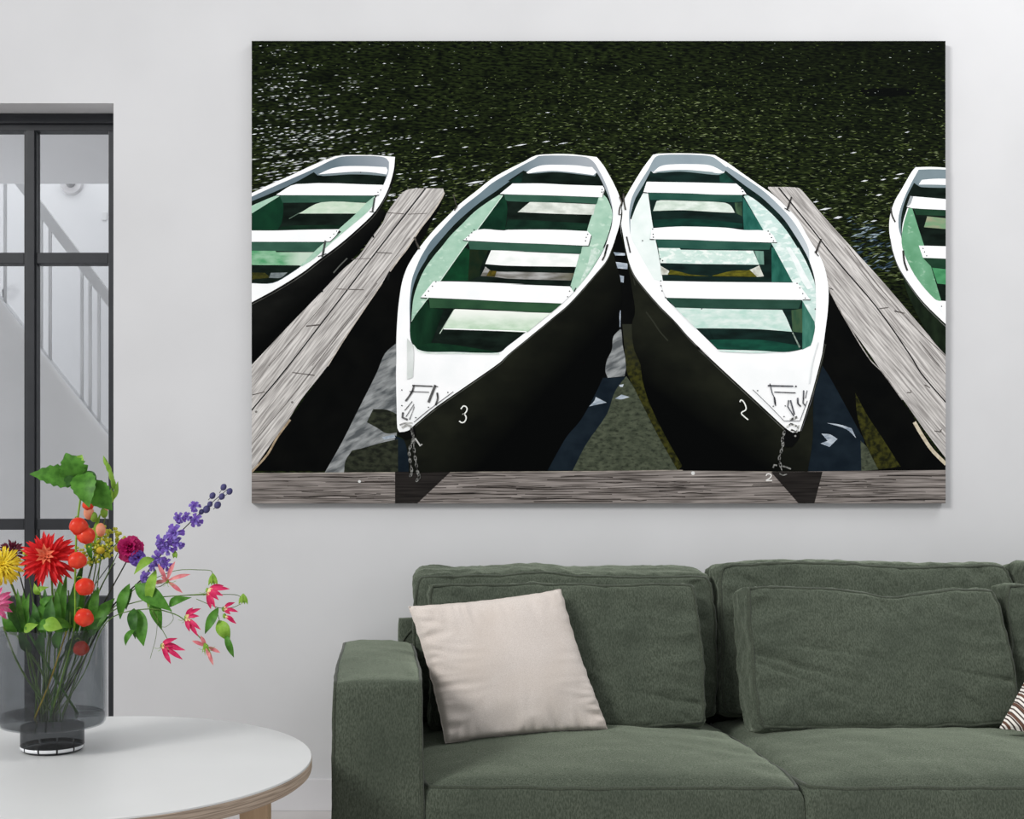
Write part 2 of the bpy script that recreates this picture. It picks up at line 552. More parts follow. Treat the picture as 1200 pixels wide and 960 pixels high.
# --- water, upper
m_water = pm((5, 9, 6), (38, 48, 22), s=(8, 2.0), lo=0.40, hi=0.68, rot=-0.05, detail=7, c3=(4, 7, 5), s3=(40, 14), lo3=0.50, hi3=0.76, grad=((6, 9, 6), 780, 100, 900, -130))
lake = Pr('printed_lake', 0, 'dark green rippled lake water printed on the canvas')
lake.put('water', [[(X0, Y0), (X1, Y0), (X1, Y1), (X0, Y1)]], m_water, soft=False)
def blob(cx, cy, rx, ry, n=18, jit=0.12):
    return [(cx + rx * math.cos(2 * math.pi * i / n) * (1 + rnd.uniform(-jit, jit)), cy + ry * math.sin(2 * math.pi * i / n) * (1 + rnd.uniform(-jit, jit))) for i in range(n)]
lake.put('dark_patch', [blob(1038, 108, 34, 5, 16)], pm((4, 6, 6), (8, 10, 8), s=(6, 2)))
sets = {'olive_ripples': [], 'green_ripples': [], 'dark_ripples': []}
def lens(x, y, l, h, a):
    dx, dy = l / 2 * math.cos(a), l / 2 * math.sin(a)
    return [(x - dx, y - dy), (x - dx * .1, y - dy * .1 - h / 2), (x + dx, y + dy), (x + dx * .1, y + dy * .1 + h / 2)]
for i in range(14000):
    x, y = rnd.uniform(X0, X1), rnd.uniform(Y0 + 1, 330)
    core = math.exp(-((x - 790) / 210.0) ** 2) * max(0.0, min(1, (y - 52) / 75.0))
    low = max(0.0, min(1, (y - 135) / 70.0))
    right = max(0.0, min(1, (x - 560) / 250.0)) * max(0.0, min(1, (y - 75) / 110.0)) * 0.7
    dens = max(core, low * 0.8, right, 0.10)
    if rnd.random() > dens: continue
    k = 0.45 + (y - 48) / 190
    l = rnd.uniform(1.8, 7.5) * k; h = rnd.uniform(0.5, 1.15) * (0.75 + 0.45 * k)
    a = rnd.uniform(-0.42, 0.05) if x < 640 else rnd.uniform(-0.32, 0.28)
    r_ = rnd.random()
    sets['olive_ripples' if r_ < 0.5 else 'green_ripples' if r_ < 0.74 else 'dark_ripples'].append(lens(x, y, l, h, a))
lake.put('olive_ripples', sets['olive_ripples'], pm((72, 84, 40), (46, 57, 27), s=(14, 8)), soft=False)
lake.put('green_ripples', sets['green_ripples'], pm((116, 126, 88), (68, 80, 50), s=(10, 6), lo=.4, hi=.6), soft=False)
lake.put('dark_ripples', sets['dark_ripples'], pm((6, 9, 7)), soft=False)
gl, gl2 = [], []
for i in range(330):
    y = Y0 + 3 + 190 * rnd.random() ** 0.85
    per = (y - 48) / 190
    x = X0 + abs(rnd.gauss(0, 95)) + rnd.uniform(-8, 8)
    tilt = -0.04 - 0.13 * per
    yy = y
    for d in range(rnd.randint(1, 2 + int(4 * per))):
        l = rnd.uniform(1.6, 5.5) * (0.7 + 1.5 * per); h = rnd.uniform(0.6, 1.15) * (0.8 + 0.5 * per)
        (gl if rnd.random() < 0.35 + 0.25 * per else gl2).append(lens(x, yy, l, h, tilt + rnd.uniform(-.05, .05)))
        step = l + rnd.uniform(1, 9)
        x += step; yy += tilt * step + rnd.uniform(-.7, .7)
for i in range(420):
    x, y = rnd.uniform(460, X1), rnd.uniform(Y0 + 2, 260)
    if rnd.random() > 0.3 + 0.3 * (y / 260): continue
    gl2.append(lens(x, y, rnd.uniform(1.0, 3.6), rnd.uniform(0.5, 1.0), rnd.uniform(-.4, .2)))
for x, y, l, h in [(513, 183.5, 17, 1.8), (566, 199.5, 6, 1.6), (557, 213.8, 24, 2.4), (507, 208, 14, 1.6), (545, 172.5, 8, 1.5), (597, 172.5, 7, 1.6), (490, 174, 6, 1.4), (507, 257, 9, 2.0), (956, 236.5, 7, 1.8), (967, 245, 15, 2.2), (982, 255, 11, 3), (1000, 179, 8, 1.4), (1013, 212, 9, 1.8), (1050, 209, 8, 1.8), (1055, 204, 11, 1.6), (1035, 210.5, 7, 1.6), (1030, 228.5, 8, 2.2), (984, 160.5, 6, 1.2), (1066, 175.5, 5, 1.3), (1063, 155, 6, 1.2), (1024, 259, 8, 2), (610, 170, 16, 1.6), (640, 166, 10, 1.5), (660, 168, 12, 1.5)]:
    gl.append([(x - l / 2, y + l * 0.08), (x, y - h / 2), (x + l / 2, y - l * 0.08), (x, y + h / 2)])
lake.put('bright_glints', gl, pm((236, 238, 240), (196, 200, 204), s=(12, 8)), soft=False)
lake.put('pale_glints', gl2, pm((164, 170, 166), (104, 112, 104), s=(12, 8)), soft=False)
# blue ripples beside the right-hand boat
br, br2, br3 = [], [], []
for i in range(120):
    x = rnd.uniform(990, 1045); y = 250 + (x - 990) * 0.35 + rnd.uniform(0, 65)
    if y > 322 or x < 985 + (y - 250) * 0.4: continue
    l = rnd.uniform(4, 14); h = rnd.uniform(0.9, 2.2); a = -0.25 + rnd.uniform(-0.3, 0.25)
    q = [(x - l / 2 * math.cos(a), y - l / 2 * math.sin(a)), (x, y - h / 2), (x + l / 2 * math.cos(a), y + l / 2 * math.sin(a)), (x, y + h / 2)]
    rnd.choice((br, br2, br3)).append(q)
lake.put('blue_ripples', br, pm((58, 76, 92), (40, 56, 70), s=(10, 10)), soft=False)
lake.put('dark_blue_ripples', br3, pm((14, 18, 20)), soft=False)
lake.put('pale_blue_ripples', br2, pm((150, 165, 172), (110, 126, 136), s=(10, 10)), soft=False)
# shaded water under and between the boats
lake.put('black_shade', [T('X', (295, 353), 'C2', (640, 190), (715, 170), (640, 290), (380, 575), (22, 950), 'X', (295, 430)),
    T('C2', (985, 108), (988, 140), (935, 225), 'A1', (350, 720), (262, 890), 'X', (466, 400), (464, 552), (295, 552), 'C2', (410, 955), (725, 470)),
    T('A2', (960, 440), (1010, 470), 'B1', (100, 800), 'B3', (130, 0), (430, 510), (870, 960), 'X', (905, 552), (484, 552), (600, 415), 'A4', (905, 0)),
    T('R', (262, 660), (440, 960), 'Q', (640, 170), (998, 700), (998, 730), 'X', (900, 552), (930, 490), 'B4', (985, 650))], BLK)
m_sky = pm((176, 182, 190), (92, 102, 116), s=(26, 5), lo=0.4, hi=0.62, rot=0.1)
lake.put('sky_reflection', [T('E', (462, 30), (420, 78), (410, 160), (378, 230), (370, 295), (385, 335), (490, 325), (500, 250), (478, 130), (470, 40)),
    T('P', (600, 280), (552, 325), (520, 400), (440, 560), (380, 680), (310, 803), (600, 803))], pm((150, 153, 153), (84, 88, 90), s=(24, 6), lo=0.38, hi=0.62, rot=0.5))
lake.put('blue_reflection', [T('E', (385, 335), (355, 335), (300, 450), (215, 600), (130, 700), (60, 820), (8, 915), (165, 915), (250, 750), (380, 560), (430, 420), (500, 330)),
    T('Q', (300, 130), (340, 190), (440, 370), (520, 520), (540, 560), (530, 732), (225, 732), (250, 430), (262, 280)),
    T('F', (20, 520), (100, 560), (140, 640), (170, 850), (10, 855))], pm((16, 25, 33), (25, 35, 43), s=(24, 18)))
m_bed = pm((80, 86, 70), (56, 62, 50), s=(9, 6), c3=(32, 37, 30), s3=(6, 3.0), lo3=0.50, hi3=0.74)
lake.put('lake_bed', [T('E', (500, 325), (545, 390), (610, 520), (690, 680), (822, 915), (165, 915), (250, 750), (380, 560), (430, 420)),
    T('Q', (520, 560), (560, 600), (620, 722), (525, 730))], m_bed)
lake.put('dark_lake_bed', [T('P', (480, 600), (505, 547), (560, 550), (605, 570), (605, 640), (560, 645), (520, 622)), T('P', (605, 668), (540, 682), (470, 702), (420, 714), (394, 755), (388, 803), (605, 803))], pm((50, 54, 42), (28, 31, 25), s=(9, 5), lo=0.4, hi=0.6))
lake.put('weeds', [T('E', (475, 0), (535, 0), (548, 150), (588, 250), (600, 340), (640, 480), (740, 690), (850, 885), (822, 915), (690, 680), (610, 520), (545, 390), (505, 300), (490, 160)),
    T('Q', (490, 290), (560, 420), (640, 540), (745, 705), (620, 722), (560, 600), (505, 440))], pm((58, 58, 22), (26, 28, 14), s=(6, 6), lo=0.4, hi=0.6, grad=((40, 42, 34), 740, 440, 735, 385)))
lake.put('white_reflections', [T('E', (310, 455), (378, 490), (330, 500), (268, 514), (300, 480)), T('E', (455, 380), (485, 375), (478, 392), (462, 393)), T('E', (430, 465), (470, 440), (520, 455), (470, 470)),
    T('Q', (330, 460), (400, 468), (470, 490), (495, 545), (440, 495)), T('Q', (300, 520), (350, 525), (390, 550), (345, 595), (295, 575), (335, 560)), T('P', (540, 660), (590, 650), (595, 662), (550, 670)),
    T('A4', (915, 42), (1015, 50), (1015, 72), (930, 70)), T('A4', (930, 125), (1040, 140), (1035, 190), (940, 180)), T('A4', (965, 240), (1005, 250), (1003, 305), (970, 300)), T('A4', (948, 338), (978, 355), (970, 368)), T('A4', (962, 540), (978, 545), (975, 690), (968, 690))],
    pm((190, 198, 206), (130, 142, 155), s=(10, 5)))
LK = lake.k

# --- jetties
def wood(rot, lo=(142, 138, 135), hi=(216, 212, 208), dark=(78, 74, 72)):
    return pm(lo, hi, s=(46, 2.0), lo=0.36, hi=0.64, rot=rot, detail=6, c3=dark, s3=(30, 1.3), lo3=0.60, hi3=0.76)
def jetty(label, polys, seams, cracks, rot, extra, mat):
    j = Pr('printed_jetty', LK, label)
    j.put('jetty', [polys[0]], mat)
    for q in polys[1:]:
        j.put('plank', [q], mat, raise_=0)
    j.k += 1
    j.put('plank_gap', seams, INK)
    j.put('crack', cracks, pm((70, 66, 64), (120, 114, 110), s=(8, 8)))
    for nm, q, mm in extra: j.put(nm, q, mm)
aL = math.atan2(905, 700)
gapL = T('C2', (910, 48), (700, 318), (480, 605), (210, 955), 'P', (17, 552))
rightL = T('C2', (985, 110), (930, 190), (890, 240), (845, 305), (810, 360), (780, 400), (725, 470), (690, 530), (600, 660), (500, 810), (410, 955), 'P', (215, 510), (165, 590), (100, 680), (17, 803))
leftL = T('C2', (835, 50), (790, 72), (715, 170), (690, 225), (640, 290), (570, 390), (490, 460), (380, 575), (220, 740), (22, 950))
jetty('weathered wooden jetty printed left of the third boat',
    [leftL[:1] + T('C2', (1000, 48), (1008, 75)) + rightL + [(295, 487)] + leftL[1:][::-1]],
    [polystrip(gapL, 1.5)],
    [polystrip(T('C2', (740, 170), (600, 370), (430, 590), (110, 955)), 0.7), polystrip(T('C2', (830, 300), (700, 470), (560, 660), (330, 955)), 0.7), polystrip(T('P', (520, 40), (350, 270), (200, 470), (17, 690)), 0.8),
     polystrip(T('C2', (715, 172), (800, 178)), 1.0), polystrip(T('C2', (660, 375), (740, 380)), 1.0), polystrip(T('C2', (300, 752), (370, 745)), 1.6), polystrip(T('C2', (455, 562), (595, 566)), 1.0), polystrip(T('P', (180, 400), (270, 412)), 1.2), polystrip(T('C2', (820, 180), (920, 175)), 0.7), polystrip(T('C2', (530, 410), (640, 405)), .8), polystrip(T('P', (20, 490), (70, 478)), 1.1)],
    aL,
    [('rope', [polystrip(T('P', (172, 590), (120, 660), (80, 730), (17, 800)), 2.4)], pm((178, 160, 134), (140, 122, 100), s=(6, 6))),
     ('jetty_edge', [polystrip(T('C2', (1006, 70), (985, 112), (932, 192), (892, 242), (848, 308), (812, 362), (780, 402), (728, 472)), 1.6), polystrip(T('C2', (690, 530), (600, 662), (500, 812), (410, 957)), 1.0)], pm((206, 198, 186), (160, 152, 142), s=(8, 8))),
     ('bolt', dots(T('P', (180, 520), (35, 558)), 3.2), pm((196, 194, 190))), ('bolt_head', dots(T('P', (180, 520), (35, 558)), 1.6), pm((120, 116, 112))),
     ('mooring_pin', [strip(*T('C2', (640, 285), (645, 300)), 2), strip(*T('C2', (380, 550), (382, 578)), 2.2), strip(*T('C2', (725, 480), (718, 518)), 2.6)], INK)],
    wood(aL))
aR = math.atan2(-905, 760)
gapR = T('R', (45, 222), (150, 350), (300, 540), (470, 740), (620, 955), 'Q', (860, 180), (1000, 345))
jetty('weathered wooden jetty printed right of the second boat',
    [T('R', (0, 218), (128, 222), (150, 238), (240, 345), (370, 490), (480, 610), (600, 750), (772, 950), 'Q', (1000, 660), (880, 500), (760, 330), (640, 170), (520, 0), 'R', (330, 790), (262, 660), (150, 400), (0, 225))],
    [polystrip(gapR, 1.5)],
    [polystrip(T('R', (340, 470), (480, 650), (640, 830), (768, 950)), 0.8), polystrip(T('R', (330, 480), (450, 640), (560, 760)), 0.6), polystrip(T('Q', (850, 0), (998, 185)), 0.8), polystrip(T('Q', (780, 290), (805, 288), (800, 275)), 1.4), polystrip(T('Q', (935, 505), (970, 510), (975, 495)), 1.3), polystrip(T('Q', (880, 245), (910, 262)), 1.3), polystrip(T('R', (480, 745), (520, 740)), 1.2), polystrip(T('R', (545, 755), (590, 765)), 1.5)],
    aR,
    [('jetty_edge', [polystrip(T('R', (268, 672), (335, 795), (440, 965), 'Q', (640, 172), (755, 330)), 1.2)], pm((188, 184, 178), (120, 116, 112), s=(8, 8))),
     ('rope', [polystrip(T('Q', (822, 455), (860, 520), (920, 610), (1000, 692)), 4.2)], pm((214, 204, 182), (176, 164, 140), s=(6, 6)))],
    wood(aR))
beam = Pr('printed_beam', LK, 'grey wooden beam printed along the lower edge of the canvas')
beam.put('beam', [T('X', (295, 555), (520, 553.5), (700, 552.5), (800, 551), (905, 553), (1000, 552), (1108, 551), (1108, 590), (295, 590))], pm((92, 86, 82), (158, 150, 145), s=(70, 2.2), lo=0.36, hi=0.66, rot=0.01, detail=7, c3=(44, 40, 38), s3=(60, 1.4), lo3=0.56, hi3=0.68))
bl = []
for i in range(95):
    x, y = rnd.uniform(X0, X1 - 60), rnd.uniform(557, 588)
    l = rnd.uniform(18, 120)
    bl.append(polystrip([(x, y), (x + l * .35, y + rnd.uniform(-1, 1)), (x + l * .7, y + rnd.uniform(-1, 1)), (x + l, y + rnd.uniform(-.6, .6))], rnd.uniform(0.4, 1.3)))
beam.put('grain_crack', bl, pm((40, 36, 34), (78, 72, 68), s=(20, 3)))
beam.put('beam_edge', [polystrip(T('X', (295, 555), (520, 553.5), (700, 552.5), (800, 551.3), (905, 553)), 1.0)], pm((170, 162, 150), (110, 104, 98), s=(20, 3)))
beam.put('boat_shadow', [T('X', (463, 553), (528, 553), (489, 590), (463, 590)), T('L', (800, 758), (1050, 757), (1010, 912), (935, 912))], pm((26, 24, 23), (44, 41, 39), s=(60, 2)))
beam.put('screw', dots(T('L', (422, 764)), 2.4) + dots(T('P', (450, 838)), 1.8), pm((214, 214, 212)))
def digit(kind, cx, cy, w, h, lw, slant=0.0):
    if kind == '3':
        p = [(-.4, -.32), (-.1, -.5), (.3, -.42), (.36, -.22), (.12, -.04), (-.1, -.02), (.14, .0), (.4, .2), (.28, .42), (-.05, .5), (-.42, .4)]
    else:
        p = [(-.42, -.22), (-.3, -.44), (0, -.5), (.3, -.38), (.32, -.14), (.08, .14), (-.42, .46), (.0, .46), (.46, .46)]
    q = [(cx + a * w + slant * b * h, cy + b * h) for a, b in p]
    qq = [tuple(v) for v in spline([Vector((x, y, 0)) for x, y in q], 4)]
    return polystrip([(a, b) for a, b, _ in qq], lw)
beam.put('painted_number', [digit('2', 901, 559.5, 8, 8, 1.2)], pm((236, 234, 230)), soft=False)

# --- boats
GRN = pm((172, 204, 184), (154, 192, 170), s=(14, 10), c3=(200, 222, 206), s3=(10, 6), lo3=0.58, hi3=0.7)
GRW = pm((228, 236, 228), (196, 214, 198), s=(16, 8))
FACE = pm((44, 78, 64), (56, 92, 76), s=(30, 14))
DKG = pm((20, 58, 40), (12, 40, 28), s=(16, 16))
GREYB = pm((118, 134, 142), (104, 120, 128), s=(40, 40))
INNER = pm((10, 18, 14), (22, 34, 28), s=(26, 10))
HULL = pm((24, 26, 20), (16, 18, 15), s=(40, 30))
CH1 = pm((60, 60, 58), (160, 160, 156), s=(3, 3), lo=.45, hi=.6)

def benches(b, seats):
    for nm, pts, m in seats:
        b.put(nm, pts if isinstance(pts[0], list) else [pts], m)

b3 = Pr('printed_boat', LK + 9, 'white and green rowing boat numbered 3 printed on the canvas')
b3.put('boat', [T('A2', (195, 112), (250, 90), (330, 82), (450, 78), (560, 82), (700, 97), (770, 105), (830, 180), (880, 265), (925, 350), (960, 430), (983, 520), (980, 600), (970, 680), (940, 780), 'A4', (905, 0), (850, 120), (760, 230), (640, 370), (520, 500), (400, 600), (280, 700), (140, 815), (0, 930), 'K', (560, 228), (400, 340), (250, 445), (150, 528), 'F', (130, 482), (60, 492), (42, 455), (36, 300), (30, 0), 'A3', (70, 960), (70, 800), (80, 600), (95, 450), (120, 300), (160, 180), (210, 90), (265, 10), 'A1', (340, 800), (420, 710), (520, 610), (620, 510), (760, 400), (900, 290), (1050, 205), (1182, 140))], WHT)
b3.put('hull_side', [T('A2', (985, 520), (992, 600), (975, 700), 'A4', (912, 0), (935, 130), (970, 250), (985, 380), (985, 500), (966, 570), (962, 700), 'E', (412, 80), (406, 160), (372, 230), (366, 290), (350, 330), (296, 450), (212, 600), (127, 700), (57, 820), (8, 915), 'K', (120, 762), (118, 690), (100, 610), (66, 572), 'F', (60, 492), (130, 482), 'K', (150, 528), (250, 445), (400, 340), (560, 228), 'A4', (0, 930), (140, 815), (280, 700), (400, 600), (520, 500), (640, 370), (760, 230), (850, 120), (905, 0), 'A2', (940, 780), (970, 680), (980, 600))], pm((30, 32, 24), (20, 22, 17), s=(40, 30), grad=((4, 5, 5), 560, 450, 610, 495)))
b3.put('rub_rail', [polystrip(T('A4', (905, 6), (852, 128), (764, 238), (644, 378), (524, 508), (404, 608), (284, 708), (144, 823), (4, 938), 'K', (562, 236), (402, 348), (252, 453), (152, 536)), 0.9)], pm((90, 92, 86), (50, 52, 48), s=(20, 20)))
b3.put('inner_side', [T('A2', (230, 122), (270, 97), (450, 92), (600, 97), (690, 110), (745, 150), (775, 195), (840, 320), (880, 430), (905, 540), (910, 600), (900, 700), (870, 800), 'A4', (840, 0), (780, 110), (680, 260), (600, 345), (470, 480), (370, 565), (150, 740), (0, 855), 'A3', (955, 912), (560, 906), (340, 905), (250, 880), (205, 830), (188, 760), (186, 640), (184, 500), (190, 400), (205, 280), (240, 180), (285, 80), 'A1', (370, 830), (450, 740), (540, 640), (640, 540), (780, 430), (900, 330), (1050, 240), (1182, 165))], pm((112, 130, 138), (100, 118, 126), s=(40, 40), grad=((160, 166, 172), 600, 200, 690, 190)))
b3.put('interior', [T('A2', (135, 222), (0, 312), 'A1', (1050, 315), (930, 402), (800, 492), (690, 582), (580, 682), (480, 792), (350, 950), 'A3', (330, 100), (270, 200), (225, 310), (200, 420), (193, 520), (190, 640), (190, 760), (207, 830), (250, 878), (340, 903), (560, 904), (955, 910), 'A4', (0, 853), (150, 738), (370, 562), (470, 478), (600, 343), (680, 258), (780, 108), (838, 0), 'A2', (868, 800), (898, 700), (906, 600), (900, 540), (860, 420), (800, 290), (770, 240), (740, 270), (550, 245), (400, 228), (200, 240))], INNER)
benches(b3, [
    ('stern_shade', T('A2', (130, 240), (40, 300), (10, 330), (110, 335), (130, 290)), pm((20, 46, 38), (14, 28, 24), s=(10, 10))),
    ('stern_seat', T('A2', (160, 240), (210, 205), (300, 177), (450, 173), (600, 178), (690, 190), (730, 192), (770, 238), (740, 262), (640, 248), (500, 232), (380, 225), (250, 235), (180, 248)), WHT),
    ('seat_lip', T('A2', (175, 248), (250, 236), (380, 226), (500, 233), (640, 249), (740, 263), (768, 242), (755, 272), (640, 258), (500, 242), (380, 236), (250, 246)), pm((120, 134, 138))),
    ('inner_panel', T('A1', (985, 442), (1015, 470), (1030, 560), (1010, 735), (765, 738)), DKG),
    ('floor_shade', T('A2', (0, 640), (690, 680), (690, 748), (0, 735), 'A1', (1010, 735), (1020, 700)), pm((22, 52, 38), (14, 34, 26), s=(20, 8), grad=((24, 24, 24), 640, 260, 640, 250))),
    ('side_bench', T('A1', (960, 432), (850, 502), (740, 585), (640, 685), (540, 785), (460, 885), 'A3', (395, 75), (312, 195), (252, 330), (217, 450), (202, 600), (200, 645), (330, 460), (450, 290), (655, 0), 'A1', (770, 735), (992, 436)), GRN),
    ('bench_edge', polystrip(T('A3', (202, 643), (331, 458), (452, 288), (657, -2), 'A1', (772, 733), (990, 438)), 1.0), pm((205, 224, 210))),
    ('inner_panel', T('A3', (660, 2), (705, 20), (700, 150), (690, 292), (455, 290)), pm((18, 66, 40), (14, 48, 30), s=(16, 16))),
    ('inner_panel_shade', T('A3', (705, 20), (870, 20), (800, 170), (790, 250), (690, 292)), pm((16, 34, 22), (30, 40, 24), s=(10, 12))),
    ('inner_panel', T('A3', (335, 455), (355, 520), (480, 540), (370, 830), (300, 898), (250, 876), (208, 828), (192, 760), (200, 648)), pm((22, 56, 36), (14, 40, 26), s=(12, 30), grad=((10, 26, 18), 500, 380, 516, 385))),
    ('keel_line', polystrip(T('A3', (570, 540), (445, 748)), 0.9), pm((190, 206, 190))),
    ('floor_shade', T('A3', (230, 860), (380, 830), (600, 850), (900, 900), (955, 910), (560, 904), (340, 903), (260, 882)), pm((20, 54, 34), (14, 40, 27), s=(14, 8))),
    ('side_bench', T('A2', (785, 455), (830, 432), (862, 470), (898, 560), (905, 620), (890, 700), (860, 800), (820, 900), 'A4', (838, 0), (790, 85), (700, 230), (620, 330), (570, 388), (540, 342), (590, 170), (640, 0), 'A2', (650, 880), (700, 690), (760, 520)), GRN),
    ('worn_patch', T('A4', (720, 20), (760, 0), (800, 30), (740, 150), (660, 270), (625, 320), (640, 260), (690, 150)), pm((214, 228, 218), (170, 200, 182), s=(4, 4))),
    ('thwart_face', T('A1', (1000, 432), 'A2', (0, 430), (400, 440), (785, 455), (770, 512), (600, 502), (190, 495), (0, 487), 'A1', (1015, 478)), FACE),
    ('floor_slat', T('A2', (190, 495), (450, 502), (760, 516), (740, 606), (400, 596), (85, 583)), pm((226, 230, 222), (190, 196, 186), s=(14, 7))),
    ('thwart', T('A1', (965, 424), (1075, 335), 'A2', (45, 335), (300, 335), (500, 345), (820, 355), (835, 385), (822, 455), (780, 453), (400, 439), (0, 429)), WHT),
    ('thwart_face', T('A1', (690, 835), 'A2', (0, 848), (300, 858), (642, 878), (632, 942), (300, 930), (0, 918), 'A1', (705, 905)), FACE),
    ('floor_slat', T('A3', (890, 26), (1182, 35), 'A4', (0, 35), (620, 60), (590, 170), (0, 160), 'A3', (838, 146)), pm((250, 250, 248), (232, 236, 232), s=(20, 8))),
    ('wet_floor', T('A3', (840, 168), (900, 206), (1182, 214), 'A4', (0, 212), (575, 225), (545, 288), (0, 272), 'A3', (920, 257), (800, 250)), pm((176, 176, 174), (100, 98, 90), s=(30, 6), grad=((92, 90, 70), 650, 325, 672, 325))),
    ('moss', T('A3', (875, 200), (938, 207), (922, 256), (848, 250)), pm((92, 80, 26), (60, 56, 20), s=(4, 4))),
    ('thwart', T('A1', (645, 827), (770, 736), (1000, 742), 'A2', (0, 736), (400, 735), (690, 748), (725, 785), (700, 877), (650, 873), (300, 857), (0, 847)), WHT),
    ('thwart_face', T('A3', (350, 440), (1182, 470), 'A4', (0, 470), (470, 486), (375, 567), (0, 553), 'A3', (900, 537), (360, 526)), pm((48, 82, 56), (36, 66, 46), s=(30, 14))),
    ('floor_slat', T('A3', (575, 535), (1182, 560), 'A4', (0, 558), (370, 570), (165, 737), (0, 730), 'A3', (800, 716), (475, 707)), pm((206, 224, 204), (168, 200, 168), s=(16, 7), grad=((238, 242, 234), 600, 385, 600, 366))),
    ('slat_edge', polystrip(T('A3', (478, 706), (800, 716), (1182, 730), 'A4', (165, 736)), 1.2), WHT),
    ('thwart', T('A3', (280, 434), (390, 295), (700, 300), (1182, 320), 'A4', (0, 320), (540, 340), (570, 388), (470, 487), (300, 480), (0, 470), 'A3', (700, 452)), WHT),
    ('deck_fold', T('K', (112, 110), (142, 150), (140, 300), (112, 310)), pm((222, 226, 224), (206, 212, 208), s=(20, 20))),
    ('deck_edge', polystrip(T('A3', (215, 845), (260, 893), (345, 914), (560, 916), (960, 922)), 1.4), pm((206, 222, 210), (230, 238, 232), s=(10, 10))),
    ('rivets', dots(T('A3', (412, 299), (382, 338), (348, 380), (320, 418), 'A4', (545, 343), (534, 381), (517, 429), 'A1', (742, 737), (722, 762), (697, 790), (675, 815), 'A2', (690, 775), (678, 802), (672, 832), (815, 388), (812, 410), 'F', (80, 127), (80, 262), (478, 148), (310, 277), (200, 366)), 0.8), INK),
    ('thwart_edges', [strip(*T('A3', (280, 438), (335, 443)), 0.9), strip(*T('A1', (645, 827), (690, 832)), 0.9), strip(*T('A2', (724, 787), (699, 876)), 0.9), strip(*T('A2', (699, 876), (650, 876)), 0.8), strip(*T('A2', (828, 400), (820, 456)), 0.6), strip(*T('A4', (588, 352), (574, 384)), 1.2)], INK),
    ('oarlocks', [strip(*T('A1', (562, 432), (590, 530)), 1.0), strip(*T('A1', (225, 800), (268, 905)), 2.2), polystrip(T('A1', (570, 570), (598, 530)), 1.4), polystrip(T('A4', (858, -20), (838, 70), (815, 115)), 1.8), strip(*T('A2', (865, 860), (838, 950)), 1.8), polystrip(T('A2', (998, 422), (1005, 500), (1018, 565)), 1.8), polystrip(T('A2', (965, 450), (985, 500), (965, 560), (960, 605), (985, 605)), 1.6)], pm((46, 44, 42), (90, 86, 80), s=(4, 4))),
    ('bow_frame', [strip(*T('F', (170, 88), (345, 96)), 1.6), strip(*T('F', (360, 98), (392, 98)), 1.0), polystrip(T('F', (185, 85), (170, 140), (112, 225)), 2.2), strip(*T('F', (370, 85), (310, 235)), 3.0), polystrip(T('F', (385, 150), (390, 200), (372, 260)), 2.2), polystrip(T('F', (105, 305), (170, 225), (185, 280), (145, 385)), 1.0), strip(*T('F', (185, 250), (115, 360)), 0.8), strip(*T('F', (145, 140), (315, 147)), 0.9), polystrip(T('F', (185, 405), (300, 310), (525, 142)), 0.8), polystrip(T('F', (90, 320), (85, 365), (130, 385)), 2.4)], pm((62, 62, 62), (110, 110, 110), s=(6, 6))),
    ('bow_fitting', [polystrip(T('F', (62, 430), (100, 415), (170, 412)), 1.6), polystrip(T('F', (80, 455), (120, 430), (165, 440)), 2.4)], pm((120, 120, 118), (200, 200, 196), s=(5, 5))),
    ('bow_shade', T('F', (40, 470), (60, 500), (130, 480), (190, 455), (200, 520), (110, 560), (50, 520)), pm((10, 11, 11))),
])
def chain(b, pts, n, w=2.6, l=6.5):
    path = spline([Vector((x, y, 0)) for x, y in pts], 12)
    links = []
    for i in range(n):
        k = int(i / n * (len(path) - 2))
        p = path[k]; t = (path[k + 1] - path[k]).normalized()
        if i % 2:
            links.append(strip((p.x - t.x * l / 2, p.y - t.y * l / 2), (p.x + t.x * l / 2, p.y + t.y * l / 2), 1.1))
        else:
            ring = []
            nrm = Vector((-t.y, t.x, 0))
            for a in range(9):
                an = a / 8 * 2 * math.pi
                q = p + t * (l / 2 * math.cos(an)) + nrm * (w / 2 * math.sin(an))
                ring.append((q.x, q.y))
            links.append(polystrip(ring, 0.9))
    b.put('chain', links, pm((150, 150, 146), (52, 52, 50), s=(4, 4), lo=.4, hi=.6), soft=False)
chain(b3, T('F', (165, 470), (180, 540), (185, 640), (200, 740), (215, 830), (230, 880), (200, 920)), 17)
chain(b3, T('F', (175, 560), (145, 650), (150, 730), (165, 830), (150, 880)), 11)
b3.put('chain_hook', [polystrip(T('F', (195, 545), (240, 610), (255, 595)), 1.8)], pm((180, 180, 176)))
b3.put('painted_number', [digit('3', *T('F', (612, 338))[0], 9.5, 19.5, 1.5, -0.12)], pm((232, 234, 228)), soft=False)

